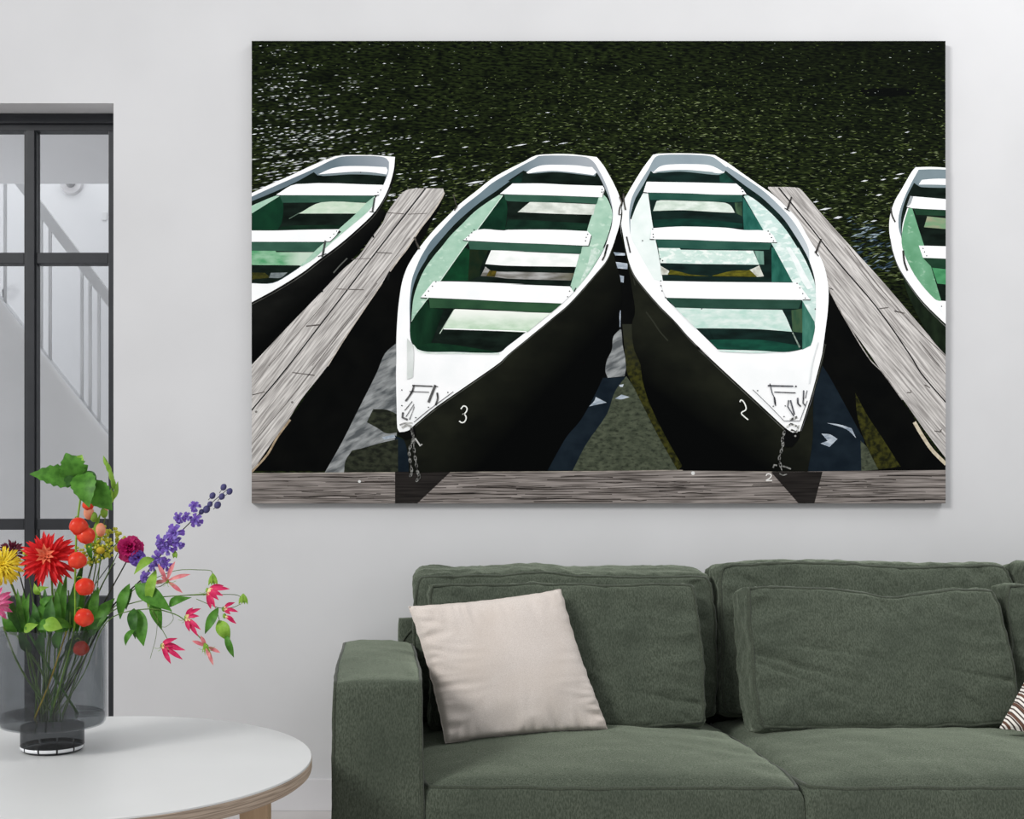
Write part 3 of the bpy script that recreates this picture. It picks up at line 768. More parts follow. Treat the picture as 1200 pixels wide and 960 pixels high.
b2 = Pr('printed_boat', LK + 9, 'white and pale teal rowing boat numbered 2 printed on the canvas')
b2.put('boat', [T('B1', (370, 85), (420, 76), (600, 72), (800, 78), (900, 88), 'B2', (20, 90), (130, 155), (250, 240), (400, 345), (520, 430), (640, 540), (740, 650), (820, 790), 'B4', (880, 0), (930, 80), (970, 180), (995, 300), (1003, 400), (995, 560), (975, 720), (945, 940), 'L', (1062, 130), (1000, 370), (940, 560), (905, 568), (870, 545), (740, 425), (600, 295), (450, 155), 'B3', (870, 955), (700, 800), (560, 640), (430, 510), (300, 360), (210, 240), (160, 120), (130, 0), 'B1', (100, 800), (92, 650), (110, 500), (150, 420), (220, 300), (290, 190))], WHT)
b2.put('hull_side', [T('B1', (92, 650), (100, 800), 'B3', (130, 0), (160, 120), (210, 240), (300, 360), (430, 510), (560, 640), (700, 800), (870, 955), 'L', (450, 155), (600, 295), (740, 425), (870, 545), (905, 568), (940, 560), (1000, 370), (1062, 130), 'L', (1052, 230), (1008, 385), (1002, 600), (978, 757), 'E', (853, 915), (850, 885), (740, 690), (640, 480), (600, 340), (588, 250), (548, 150), (535, 0), 'B3', (215, 560), (190, 380), (160, 200), (120, 0))], pm((30, 32, 24), (20, 22, 17), s=(40, 30), grad=((4, 5, 5), 830, 440, 800, 482)))
b2.put('rub_rail', [polystrip(T('B3', (158, 130), (205, 248), (295, 368), (425, 518), (555, 648), (695, 808), (865, 963), 'L', (445, 163), (595, 303), (735, 433), (862, 552)), 0.9), polystrip(T('L', (1066, 140), (1004, 380), (945, 560)), 0.8)], pm((96, 98, 92), (50, 52, 48), s=(20, 20)))
b2.put('hull_reflection', [polystrip(T('B3', (310, 560), (370, 640), (430, 730), (500, 810)), 1.6), polystrip(T('B3', (200, 270), (215, 330)), 1.2)], pm((44, 46, 38)))
b2.put('inner_side', [T('B1', (385, 112), (430, 90), (600, 84), (780, 89), (880, 102), (930, 132), (1000, 190), 'B2', (130, 190), (300, 300), (440, 400), (560, 510), (680, 640), (760, 760), (830, 900), 'B4', (840, 130), (885, 300), (880, 330), (840, 150), (740, 0), 'B2', (650, 760), (500, 560), (260, 370), (110, 230), 'B1', (700, 250), (350, 232), (290, 345), (220, 465), (180, 590), (172, 780), (164, 650), (166, 560), (190, 450), (260, 320), (330, 210))], pm((148, 162, 168), (136, 150, 158), s=(40, 40), grad=((196, 204, 208), 880, 230, 950, 310)))
b2.put('side_bench', [T('B1', (288, 415), (230, 520), (185, 640), (178, 790), (230, 900), 'B3', (380, 280), (455, 300), (420, 30), 'B1', (370, 710), (328, 420))], pm((236, 243, 240), (224, 235, 231), s=(18, 18)))
b2.put('interior', [T('B1', (350, 226), (290, 340), (220, 460), (182, 580), (172, 640), (182, 645), (230, 520), (285, 415), (328, 420), (370, 710), (420, 960), 'B3', (455, 290), (480, 437), (560, 520), (740, 700), (930, 885), 'B4', (40, 884), (400, 894), (620, 907), (770, 884), (848, 850), (880, 660), (888, 315), (836, 120), 'B2', (775, 886), (700, 765), (622, 650), (522, 545), (415, 448), (270, 345), (110, 222), 'B1', (985, 240), (970, 248), (900, 257), (640, 220), (375, 245))], pm((14, 26, 24), (22, 42, 38), s=(30, 8)))
TEA = pm((204, 224, 218), (182, 212, 204), s=(16, 10), c3=(228, 238, 234), s3=(12, 6))
TFACE = pm((34, 74, 64), (48, 88, 76), s=(30, 12))
benches(b2, [
    ('stern_shade', T('B2', (100, 240), (190, 325), (60, 325), (60, 260)), pm((28, 70, 60), (18, 46, 40), s=(10, 10))),
    ('stern_seat', T('B1', (370, 237), (430, 187), (520, 170), (700, 167), (850, 175), (930, 205), (985, 240), (900, 236), (650, 216), (480, 222)), WHT),
    ('seat_lip', T('B1', (370, 239), (480, 223), (640, 217), (800, 228), (930, 246), (985, 242), (930, 260), (750, 243), (600, 231), (450, 240)), pm((128, 146, 148))),
    ('inner_panel', T('B2', (262, 452), (442, 742), (270, 742), (262, 600)), pm((48, 108, 96), (30, 84, 74), s=(8, 20))),
    ('inner_panel', T('B4', (508, 0), (530, 0), (692, 302), (510, 302)), pm((44, 102, 88), (26, 78, 66), s=(8, 20))),
    ('inner_panel', T('B4', (775, 462), (882, 655), (865, 800), (848, 850), (775, 886)), pm((74, 128, 112), (44, 98, 84), s=(6, 24))),
    ('inner_panel_shade', T('B4', (680, 545), (775, 530), (775, 740), (690, 730)), pm((44, 76, 56), (66, 88, 62), s=(6, 20))),
    ('inner_panel_shade', T('B4', (360, 30), (440, 35), (444, 150), (400, 150)), pm((120, 156, 142), (86, 126, 112), s=(6, 20))),
    ('inner_panel_shade', T('B2', (190, 500), (250, 500), (255, 620), (200, 590)), pm((70, 96, 70), (40, 60, 46), s=(6, 12))),
    ('side_bench', T('B2', (268, 445), (295, 432), (360, 470), (470, 560), (570, 660), (650, 760), (740, 900), 'B4', (740, 0), (800, 110), (852, 225), (886, 330), (892, 520), (884, 652), (775, 462), (690, 302), (527, 0), 'B2', (440, 742)), TEA),
    ('worn_patch', T('B4', (630, 0), (670, 0), (740, 110), (800, 230), (870, 350), (820, 365), (770, 290), (700, 130)), pm((226, 234, 232), (240, 244, 243), s=(10, 10))),
    ('thwart_face', T('B1', (330, 415), (700, 424), (1140, 434), (1145, 490), (1060, 497), (700, 482), (345, 477)), TFACE),
    ('floor_slat', T('B1', (400, 487), (440, 480), (700, 487), (980, 500), (1040, 525), (1078, 588), (980, 586), (700, 569), (600, 566), (370, 573)), pm((226, 234, 226), (190, 206, 192), s=(14, 6))),
    ('floor_shade', T('B1', (372, 650), (700, 640), (1145, 680), (1145, 720), (1000, 718), (640, 706), (372, 715)), pm((20, 58, 48), (16, 42, 36), s=(20, 6))),
    ('thwart', T('B1', (285, 412), (315, 320), (700, 326), (1090, 336), 'B2', (260, 385), (295, 434), (0, 430), 'B1', (700, 421)), WHT),
    ('thwart_face', T('B1', (395, 820), 'B2', (0, 832), (508, 850), (490, 908), (0, 906), 'B1', (600, 897), (415, 892)), TFACE),
    ('floor_slat', T('B3', (415, 6), (600, 9), (612, 22), (1020, 28), 'B4', (140, 28), (350, 30), (402, 152), (0, 147), 'B3', (800, 146), (432, 137)), pm((210, 228, 220), (190, 216, 206), s=(16, 6), c3=(232, 240, 234), s3=(10, 5))),
    ('wet_floor', [T('B3', (435, 160), (510, 205), (500, 238), (442, 238)), T('B4', (318, 196), (402, 158), (442, 252), (380, 258))], pm((212, 216, 206), (170, 170, 158), s=(6, 6))),
    ('moss', [T('B3', (495, 235), (520, 195), (600, 212), (700, 236), (860, 250), (700, 248)), T('B3', (880, 247), (1050, 205), (1182, 200), 'B4', (320, 196), (382, 256), (0, 250))], pm((104, 100, 30), (66, 66, 22), s=(8, 3))),
    ('thwart', T('B1', (345, 817), (358, 722), (500, 712), (640, 707), (1000, 718), 'B2', (270, 738), (440, 742), (512, 772), (555, 847), (0, 831), 'B1', (700, 823)), WHT),
    ('thwart_face', T('B3', (485, 438), 'B4', (0, 446), (772, 456), (742, 532), (0, 530), 'B3', (560, 523)), pm((44, 76, 64), (34, 64, 52), s=(30, 14))),
    ('floor_slat', T('B3', (560, 523), 'B4', (0, 532), (600, 542), (640, 620), (686, 732), (400, 710), (0, 702), 'B3', (740, 702)), pm((220, 232, 226), (182, 214, 202), s=(16, 6))),
    ('floor_shade', T('B3', (850, 805), 'B4', (0, 800), (400, 800), (740, 850), (760, 884), (620, 906), (400, 893), (40, 882), 'B3', (928, 882)), pm((24, 76, 60), (18, 56, 46), s=(20, 6))),
    ('keel_line', strip(*T('B4', (690, 738), (752, 868)), 1.4, 2.0), pm((96, 116, 104), (150, 164, 152), s=(4, 4))),
    ('thwart', T('B3', (430, 291), 'B4', (0, 300), (730, 307), (780, 370), (845, 457), (300, 450), (0, 446), 'B3', (480, 437)), WHT),
    ('deck_edge', T('B3', (930, 886), 'B4', (40, 886), (400, 897), (560, 906), (400, 916), (150, 908), (60, 900)), pm((196, 222, 214), (220, 234, 228), s=(10, 10))),
    ('deck_fold', polystrip(T('L', (1028, 130), (1000, 230), (985, 330)), 1.4), pm((222, 226, 226))),
    ('rivets', dots(T('B4', (728, 314), (752, 352), (778, 402), (800, 440), 'B3', (436, 292), (437, 333), (447, 378), (478, 435), 'B1', (366, 730), (370, 775), (372, 800), (278, 830), (1135, 380), (1145, 405), 'B2', (478, 748), (492, 772), (508, 803), (524, 832), 'B3', (790, 534), (452, 117), (432, 102), 'B4', (886, 535), 'L', (734, 364), (810, 440), (868, 438), (862, 490)), 0.8), INK),
    ('thwart_edges', [strip(*T('B4', (778, 455), (846, 457)), 0.9), strip(*T('B2', (510, 846), (556, 847)), 0.8), strip(*T('B1', (340, 818), (380, 820)), 0.9), strip(*T('B1', (283, 412), (318, 416)), 0.9), strip(*T('B2', (258, 431), (296, 434)), 0.8)], INK),
    ('oarlocks', [polystrip(T('B2', (680, 452), (665, 500), (643, 560)), 1.8), strip(*T('B2', (620, 548), (665, 575)), 1.1), polystrip(T('B2', (938, 815), (915, 870), (890, 940)), 1.9), polystrip(T('B4', (905, 20), (882, 40), (915, 78)), 1.3), polystrip(T('B1', (140, 795), (155, 860), (172, 935)), 1.6), strip(*T('B4', (1002, 350), (1040, 368)), 1.0)], pm((40, 38, 38), (76, 74, 70), s=(4, 4))),
    ('bow_frame', [strip(*T('G', (290, 90), (510, 95)), 1.8), strip(*T('G', (525, 96), (540, 97)), 1.8), strip(*T('G', (345, 145), (530, 152)), 1.2), polystrip(T('G', (308, 72), (330, 160), (350, 200), (358, 265)), 1.2), polystrip(T('G', (345, 190), (355, 255)), 1.8), polystrip(T('G', (548, 195), (550, 245), (575, 270)), 2.0), polystrip(T('G', (600, 130), (598, 190), (595, 240), (615, 265)), 1.6), polystrip(T('G', (630, 130), (615, 200)), 0.8), polystrip(T('G', (470, 215), (462, 270), (515, 355)), 1.4), polystrip(T('G', (485, 215), (520, 340)), 1.8), polystrip(T('G', (160, 125), (300, 260), (430, 395), (570, 395)), 0.7), polystrip(T('G', (570, 390), (610, 280), (632, 220)), 0.7), strip(*T('G', (580, 480), (690, 150)), 0.7)], pm((52, 52, 54), (110, 112, 118), s=(6, 6))),
    ('bow_fitting', [polystrip(T('G', (480, 385), (510, 375), (545, 360)), 2.6), polystrip(T('G', (450, 450), (490, 420), (540, 440)), 2.2), polystrip(T('G', (490, 470), (540, 490), (560, 430)), 2.2)], pm((70, 70, 68), (210, 210, 206), s=(4, 4), lo=.45, hi=.55)),
    ('bow_shade', T('G', (440, 452), (470, 490), (520, 500), (560, 492), (560, 540), (500, 620), (440, 620), (415, 540)), pm((10, 11, 11))),
    ('bow_bolt', dots(T('G', (528, 525)), 1.3), pm((150, 150, 146))),
])
chain(b2, T('G', (430, 500), (415, 560), (420, 600), (405, 660), (390, 720), (400, 780), (420, 850)), 12)
b2.put('shackle', [polystrip(T('G', (335, 800), (345, 775), (370, 780)), 1.8), polystrip(T('G', (390, 850), (420, 865), (455, 855)), 1.4), polystrip(T('G', (420, 785), (450, 795), (490, 810)), 1.8)], pm((150, 150, 146), (90, 90, 88), s=(4, 4)))
b2.put('painted_number', [polystrip([tuple(v)[:2] for v in spline([Vector((*p, 0)) for p in T('G', (48, 232), (58, 214), (80, 228), (100, 270), (98, 300), (66, 320), (68, 340), (120, 385))], 4)], 1.5)], pm((232, 234, 228)), soft=False)

b1 = Pr('printed_boat', LK + 9, 'white and green rowing boat cut by the left edge of the canvas')
b1.put('boat', [T('C1', (1112, 60), (1050, 55), (970, 48), (800, 45), (700, 48), (630, 62), (480, 120), (300, 205), (150, 270), (-20, 350), (-20, 1200), (0, 1188), (180, 1090), (390, 960), (520, 860), (680, 740), (830, 610), (960, 480), (1050, 330), (1100, 170))], WHT)
b1.put('hull_side', [T('C1', (1112, 62), (1110, 180), (1075, 320), (1000, 460), 'C2', (705, 165), (640, 285), (560, 380), (380, 570), (200, 740), (10, 940), (10, 630), 'C1', (0, 1190), (180, 1092), (390, 962), (520, 862), (680, 742), (830, 612), (960, 482), (1050, 332), (1102, 172))], pm((22, 23, 21), (14, 15, 14), s=(40, 20), grad=((5, 6, 6), 380, 300, 395, 315)))
b1.put('rub_rail', [polystrip(T('C1', (1080, 300), (965, 498), (835, 628), (685, 758), (525, 878), (395, 978), (190, 1105), (0, 1205)), 0.8)], pm((90, 90, 86), (46, 46, 44), s=(20, 20)))
b1.put('hull_reflection', [polystrip(T('C2', (510, 405), (470, 445), (440, 480)), 1.4)], pm((90, 92, 88)))
b1.put('inner_side', [T('C1', (-20, 378), (150, 300), (320, 225), (500, 145), (620, 85), (700, 58), (850, 52), (980, 56), (1040, 70), (1065, 100), (1060, 180), (1020, 280), (960, 380), (880, 470), (700, 640), (560, 760), (420, 880), (310, 960), 'C2', (130, 532), (10, 532))], pm((108, 124, 132), (96, 112, 120), s=(40, 40), grad=((150, 158, 166), 400, 210, 455, 190)))
b1.put('interior', [T('C1', (482, 178), (330, 262), (180, 330), (-20, 412), (-20, 980), 'C2', (10, 532), (130, 530), 'C1', (308, 958), (420, 878), (560, 758), (700, 638), (880, 468), (960, 380), (1020, 280), (1046, 205), (900, 190), (512, 205))], INNER)
benches(b1, [
    ('stern_seat', T('C1', (515, 196), (620, 150), (720, 133), (900, 133), (1045, 140), (1056, 165), (1046, 196), (930, 180), (800, 175), (650, 185)), WHT),
    ('seat_lip', T('C1', (512, 198), (650, 187), (800, 177), (930, 182), (1046, 196), (1042, 210), (900, 198), (750, 196), (560, 208)), pm((122, 136, 140))),
    ('side_bench', T('C1', (-20, 448), (195, 358), (218, 364), (-20, 512)), GRN),
    ('inner_panel', T('C1', (218, 366), (245, 420), (235, 560), (200, 632), (-20, 632), (-20, 512)), pm((14, 46, 32), (18, 58, 38), s=(20, 20))),
    ('floor_shade', T('C1', (240, 600), (500, 590), (700, 590), (660, 625), (200, 632)), pm((20, 46, 32), (14, 34, 24), s=(20, 6))),
    ('floor_line', strip(*T('C1', (370, 495), (290, 540)), 0.9), pm((90, 110, 96))),
    ('side_bench', T('C1', (958, 362), (938, 440), (860, 522), (740, 622), (600, 742), (480, 852), (390, 908), (370, 903), (480, 800), (552, 735), (690, 640), (670, 625), (812, 498), (895, 410)), GRN),
    ('thwart_face', T('C1', (215, 358), (958, 360), (895, 412), (240, 416)), FACE),
    ('floor_slat', T('C1', (365, 500), (540, 413), (890, 418), (810, 500)), pm((184, 208, 184), (206, 220, 202), s=(14, 6))),
    ('thwart', T('C1', (185, 357), (345, 272), (1022, 278), (985, 360)), WHT),
    ('thwart_face', T('C1', (-20, 719), (560, 722), (480, 797), (-20, 787)), FACE),
    ('floor_slat', T('C1', (-20, 788), (185, 790), (192, 800), (482, 800), (380, 902), (-20, 899)), pm((150, 192, 160), (84, 152, 106), s=(18, 7), grad=((190, 210, 192), 330, 303, 352, 303))),
    ('moss', T('C2', (10, 478), (90, 480), (120, 505), (10, 515)), pm((66, 66, 26), (40, 42, 20), s=(5, 3))),
    ('wet_floor', T('C2', (120, 480), (205, 478), (170, 505), (110, 505)), pm((130, 140, 140), (96, 104, 106), s=(6, 4))),
    ('thwart', T('C1', (-20, 632), (200, 632), (400, 626), (682, 622), (640, 690), (605, 720), (-20, 719)), WHT),
    ('thwart_edges', [strip(*T('C1', (692, 640), (608, 720)), 0.9), strip(*T('C1', (570, 720), (610, 720)), 0.9), strip(*T('C1', (185, 357), (225, 361)), 0.9), strip(*T('C1', (950, 361), (988, 358)), 0.9)], INK),
    ('rivets', dots(T('C1', (660, 637), (637, 660), (610, 687), (1000, 318), (980, 335), (845, 180)), 0.7), INK),
    ('oarlocks', [strip(*T('C1', (953, 380), (936, 490)), 2.0), strip(*T('C1', (915, 484), (950, 490)), 1.0), strip(*T('C1', (572, 710), (548, 840)), 2.4), strip(*T('C1', (515, 834), (580, 812)), 1.1)], pm((50, 56, 54), (90, 94, 92), s=(4, 4))),
])

b4 = Pr('printed_boat', LK + 9, 'white and green rowing boat cut by the right edge of the canvas')
b4.put('boat', [T('D1', (170, 65), (240, 63), (330, 68), (330, 815), (312, 800), (210, 700), (140, 610), (90, 530), (60, 450), (48, 370), (50, 300), (70, 230), (110, 160), (150, 90))], WHT)
b4.put('hull_side', [T('D1', (48, 372), (62, 452), (92, 532), (142, 612), (212, 702), (330, 817), (330, 965), (240, 862), (165, 730), (130, 650), (108, 570), (60, 465))], pm((16, 24, 16), (28, 40, 26), s=(10, 24)))
b4.put('rub_rail', [polystrip(T('D1', (52, 400), (64, 462), (94, 542), (144, 622), (212, 712), (315, 815)), 0.9)], pm((120, 122, 118), (60, 62, 58), s=(16, 16)))
b4.put('inner_side', [T('D1', (185, 76), (250, 74), (330, 76), (330, 200), (140, 205), (110, 290), (106, 400), (92, 350), (92, 290), (115, 215), (150, 140))], pm((126, 140, 146), (112, 128, 134), s=(30, 30)))
b4.put('interior', [T('D1', (163, 138), (125, 215), (103, 300), (104, 400), (110, 330), (132, 255), (155, 258), (200, 400), (235, 505), (290, 690), (330, 694), (330, 150), (200, 158))], INNER)
benches(b4, [
    ('stern_seat', T('D1', (185, 146), (200, 124), (260, 119), (330, 119), (330, 148), (250, 146)), WHT),
    ('seat_lip', T('D1', (180, 150), (250, 147), (330, 150), (330, 162), (200, 158)), pm((122, 136, 140))),
    ('side_bench', T('D1', (138, 255), (115, 330), (105, 420), (130, 500), (180, 590), (260, 682), (292, 695), (235, 505), (200, 400), (155, 258)), pm((112, 164, 130), (96, 150, 114), s=(12, 14), c3=(150, 188, 160), s3=(8, 5), lo3=.6, hi3=.72)),
    ('thwart_face', T('D1', (160, 258), (330, 268), (330, 294), (172, 288)), pm((26, 54, 38), (34, 64, 46), s=(20, 8))),
    ('floor_slat', T('D1', (225, 295), (330, 306), (330, 356), (210, 346)), pm((104, 150, 112), (150, 150, 124), s=(20, 6))),
    ('thwart', T('D1', (128, 250), (145, 200), (330, 216), (330, 266), (160, 257)), WHT),
    ('thwart_shade', T('D1', (128, 250), (145, 200), (160, 202), (145, 240)), pm((150, 156, 158))),
    ('thwart_face', T('D1', (205, 490), (330, 494), (330, 542), (245, 532)), pm((24, 52, 36), (32, 60, 44), s=(20, 8))),
    ('floor_slat', T('D1', (247, 535), (330, 545), (330, 616), (272, 610)), pm((78, 146, 100), (60, 126, 84), s=(12, 6))),
    ('thwart', T('D1', (185, 432), (330, 436), (330, 494), (205, 489)), WHT),
    ('thwart', T('D1', (258, 690), (330, 694), (330, 790)), WHT),
    ('rivets', dots(T('D1', (205, 446), (212, 462), (222, 480), (292, 717)), 0.8), INK),
    ('oarlocks', [polystrip(T('D1', (55, 250), (60, 290), (75, 322)), 1.8), polystrip(T('D1', (112, 455), (118, 510), (132, 550)), 2.2)], pm((40, 40, 38), (80, 80, 76), s=(4, 4))),
])

# ------------------------------------------------------------------ sofa
class Cushion:
    def __init__(self, size, bulge=(0.01, 0.02, 0.02), seed=1, wav=0.006, wrinkle=0.004, pw=0.5, corner=0.05, post=None, wfreq=9.0, creases=()):
        self.cr = creases
        self.h = Vector(size) / 2; self.b = bulge; self.seed = seed; self.wav = wav; self.wr = wrinkle; self.pw = pw; self.corner = corner; self.post = post; self.wf = wfreq
    def D(self, a, b, c):
        h = self.h
        k = 1 - self.corner * (a * a * b * b * c * c) ** 3
        x, y, z = a * h.x * k, b * h.y * k, c * h.z * k
        e = lambda t: max(0.0, 1 - t * t) ** self.pw
        x += a * self.b[0] * e(b) * e(c)
        y += b * self.b[1] * e(a) * e(c)
        z += c * self.b[2] * e(a) * e(b)
        p = Vector((x, y, z))
        n = noise.noise_vector(p * 4.0 + Vector((self.seed * 7.3, 1.7, self.seed))) * self.wav
        n += noise.noise_vector(p * 14.0 + Vector((self.seed * 3.1, 4.7, self.seed))) * self.wav * 0.45
        n += noise.noise_vector(p * 34.0 + Vector((self.seed * 1.1, 8.7, self.seed))) * self.wav * 0.28
        p = p + n
        if b < -0.999:
            for (a0, c0, a1, c1, w, dp) in self.cr:
                q, d = Vector((a - a0, c - c0)), Vector((a1 - a0, c1 - c0))
                t = max(0.0, min(1.0, q.dot(d) / d.length_squared))
                r2 = (q - d * t); r2.y *= 0.55
                m = min(1, (1 - abs(a)) / 0.04) * min(1, (1 - abs(c)) / 0.08)
                side = d.x * q.y - d.y * q.x
                k = math.exp(-(r2.length / w) ** 2) * (1 - 0.75 * t) * max(0, m)
                p.y += dp * k * (1 if side > 0 else 0.25)
        if self.post: p = self.post(p, a, b, c)
        return p
    def mesh(self, n=36):
        verts, faces, idx = [], [], {}
        def vid(a, b, c):
            key = (round(a * n), round(b * n), round(c * n))
            if key not in idx:
                idx[key] = len(verts); verts.append((a, b, c))
            return idx[key]
        rng = [(-1 + 2 * i / n) for i in range(n + 1)]
        for ax in range(3):
            for s in (-1, 1):
                for i in range(n):
                    for j in range(n):
                        q = []
                        for (u, w) in ((i, j), (i + 1, j), (i + 1, j + 1), (i, j + 1)):
                            t = [0, 0, 0]; t[ax] = s; t[(ax + 1) % 3] = rng[u]; t[(ax + 2) % 3] = rng[w]
                            q.append(vid(*t))
                        faces.append(tuple(q if s > 0 else q[::-1]))
        out = []
        for (a, b, c) in verts:
            p = self.D(a, b, c)
            m = sorted((abs(a), abs(b), abs(c)))
            if m[1] < 0.9999 and self.wr:
                ed = 1 - m[1]
                ax = (abs(a), abs(b), abs(c)).index(max(abs(a), abs(b), abs(c)))
                near = (abs(a), abs(b), abs(c)).index(m[1])
                q = Vector((p.x, p.y, p.z)) * self.wf * 2.2
                q[near] *= 0.3
                wv = noise.noise(q + Vector((self.seed * 5.1, 2.2, 0)))
                ridge = 1 - abs(wv) * 2.5
                amp = self.wr * math.exp(-ed / 0.35) * min(1, ed / 0.05)
                soft = noise.noise(p * 3.5 + Vector((self.seed, 9, 2))) * self.wr * 1.2
                nv = Vector((0, 0, 0)); nv[ax] = 1 if (a, b, c)[ax] > 0 else -1
                p = p + nv * (ridge * amp + soft * min(1, ed / 0.2))
            out.append(p)
        return out, faces
    def loop(self, ax, s, n=28, inset=1.0):
        pts = []
        for (u0, w0, u1, w1) in ((-1, -1, 1, -1), (1, -1, 1, 1), (1, 1, -1, 1), (-1, 1, -1, -1)):
            for i in range(n):
                f = i / n
                t = [0, 0, 0]; t[ax] = s; t[(ax + 1) % 3] = u0 + (u1 - u0) * f; t[(ax + 2) % 3] = w0 + (w1 - w0) * f
                pts.append(self.D(*t))
        return pts

def make_cushion(name, c, loc, rot, parent, pipes=((1, -1),), mat=None, n=36, pr=0.0052, piped=True):
    v, f = c.mesh(n)
    o = mesh_obj(name, v, f, mat or M_green, parent, True)
    o.rotation_euler = rot
    o.location = loc
    bm = bmesh.new(); bm.from_mesh(o.data)
    bmesh.ops.recalc_face_normals(bm, faces=bm.faces[:])
    bm.to_mesh(o.data); bm.free()
    if piped:
        for ax, s in pipes:
            tv, tf = tube_data(c.loop(ax, s), pr, 7, True)
            mesh_obj('piping', tv, tf, M_pipe, o, True)
    return o

SF = 2.766                                # distance of the sofa front
ax0, ax1 = P(391, 0, SF).x, P(494.5, 0, SF).x
az = P(0, 799, SF).z
SW = 0.955                                # seat width
sofa = thing('sofa', 'long dark green fabric sofa with piped cushions against the wall', 'sofa', ((ax0 + ax1 + 3 * SW + 0.22) / 2, 3.25, 0))
so = sofa.location.copy()
def arm(name, x0, x1):
    def post(p, a, b, c):
        p.z -= 0.012 * max(0, b) ** 2 * max(0, c)
        return p
    c = Cushion((x1 - x0, 0.93, az - 0.07), (0.006, 0.008, 0.014), seed=3 if x0 < 1 else 8, wav=0.004, wrinkle=0.0025, post=post, corner=0.03)
    return make_cushion(name, c, Vector(((x0 + x1) / 2, SF + 0.465, (az + 0.07) / 2)) - so, (0, 0, 0), sofa, pipes=((0, -1), (0, 1)), n=34, pr=0.005)
arm('armrest', ax0, ax1)
sx0 = ax1 + 0.004
arm('armrest', sx0 + 3 * SW + 0.01, sx0 + 3 * SW + 0.22)
box('base', sx0 - so.x, sx0 + 3 * SW - so.x, SF + 0.03 - so.y, 3.68 - so.y, 0.06, 0.155, M_green, sofa, bevel=0.01)
bk0 = P(467, 0, 3.72).x
c = Cushion((sx0 + 3 * SW - bk0 + 0.15, 0.075, 0.664 - 0.07), (0.002, 0.003, 0.012), seed=11, wav=0.003, wrinkle=0.001)
make_cushion('back_frame', c, Vector(((bk0 + sx0 + 3 * SW + 0.15) / 2, 3.735, (0.664 + 0.07) / 2)) - so, (0, 0, 0), sofa, pipes=((1, -1),), n=30, pr=0.004)
for fx, fy in ((ax0 + 0.08, SF + 0.08), (ax0 + 0.08, 3.62), (sx0 + 3 * SW + 0.1, SF + 0.08), (sx0 + 3 * SW + 0.1, 3.62)):
    v, f = lathe_data([(0, 0), (0.022, 0), (0.028, 0.075), (0, 0.075)], 16)
    o = clean(mesh_obj('foot', v, f, M_steel, sofa)); o.location = Vector((fx, fy, 0)) - so
for i in range(3):
    x0, x1 = sx0 + i * SW, sx0 + (i + 1) * SW - 0.004
    sz = 0.336
    c = Cushion((x1 - x0, 0.86, 0.175), (0.002, 0.012, 0.056), seed=20 + i, wav=0.006, wrinkle=0.003, pw=0.42, corner=0.03)
    make_cushion('seat_cushion', c, Vector(((x0 + x1) / 2, SF + 0.43, sz - 0.0875)) - so, (0, 0, 0), sofa, pipes=((2, 1),), n=44, pr=0.0055)
    # back cushion
    bx0, bx1 = x0 + (0.004 if i == 0 else 0.012), x1 - 0.006
    def post(p, a, b, c_, i=i):
        if c_ > 0.3:
            p.z -= 0.012 * max(0, math.sin((a + 0.3) * 2.6)) * (c_ - 0.3)
            if i == 0: p.z -= 0.036 * (1 - b) / 2 * (c_ - 0.3) / 0.7
        return p
    c = Cushion((bx1 - bx0, 0.17, 0.47), (0.004, 0.035, 0.022), seed=31 + i, wav=0.011, wrinkle=0.008, pw=0.5, corner=0.04, post=post, wfreq=8, creases=((0.05, 0.96, 0.16, 0.6, 0.03, 0.014), (0.25, 0.96, 0.33, 0.62, 0.03, 0.014), (0.55, 0.96, 0.62, 0.65, 0.035, 0.010), (0.78, 0.95, 0.9, 0.55, 0.04, 0.012), (-0.5, 0.95, -0.45, 0.7, 0.03, 0.008)) if i != 0 else ())
    make_cushion('back_cushion', c, Vector(((bx0 + bx1) / 2, 3.585, 0.385 + 0.225)) - so, (math.radians(-9), 0, 0), sofa, pipes=((1, -1), (1, 1)), n=72, pr=0.0052)

# loose lumbar cushions
def lumbar(label, x0, x1, z0, z1, yb, yt, thick, seed, rz=0.0, ry=0.0, post=None, creases=()):
    tilt = math.atan2(yt - yb, z1 - z0)
    h = math.hypot(yt - yb, z1 - z0)
    t = thing('lumbar_cushion', label, 'cushion', ((x0 + x1) / 2, (yb + yt) / 2, z0), 'green lumbar cushions on the sofa')
    c = Cushion((x1 - x0, thick, h), (0.004, 0.028, 0.008), seed=seed, wav=0.010, wrinkle=0.008, pw=0.5, corner=0.03, post=post, wfreq=7, creases=creases)
    o = make_cushion('cover', c, (0, thick / 2, (z1 - z0) / 2), (-tilt, ry, rz), t, pipes=((1, -1), (1, 1)), n=80, pr=0.005)
    return t
def sag(p, a, b, c):
    if c > 0.2:
        p.z -= 0.028 * math.exp(-((a - 0.15) / 0.35) ** 2) * (c - 0.2) / 0.8
    return p
lumbar('wide green lumbar cushion behind the beige cushion', P(504, 0, 3.42).x, P(824, 0, 3.33).x, 0.372, 0.785, 3.285, 3.40, 0.10, 41, post=None, creases=((0.97, -0.7, 0.5, -0.5, 0.05, 0.010), (0.4, 0.95, 0.5, 0.55, 0.04, 0.008)))
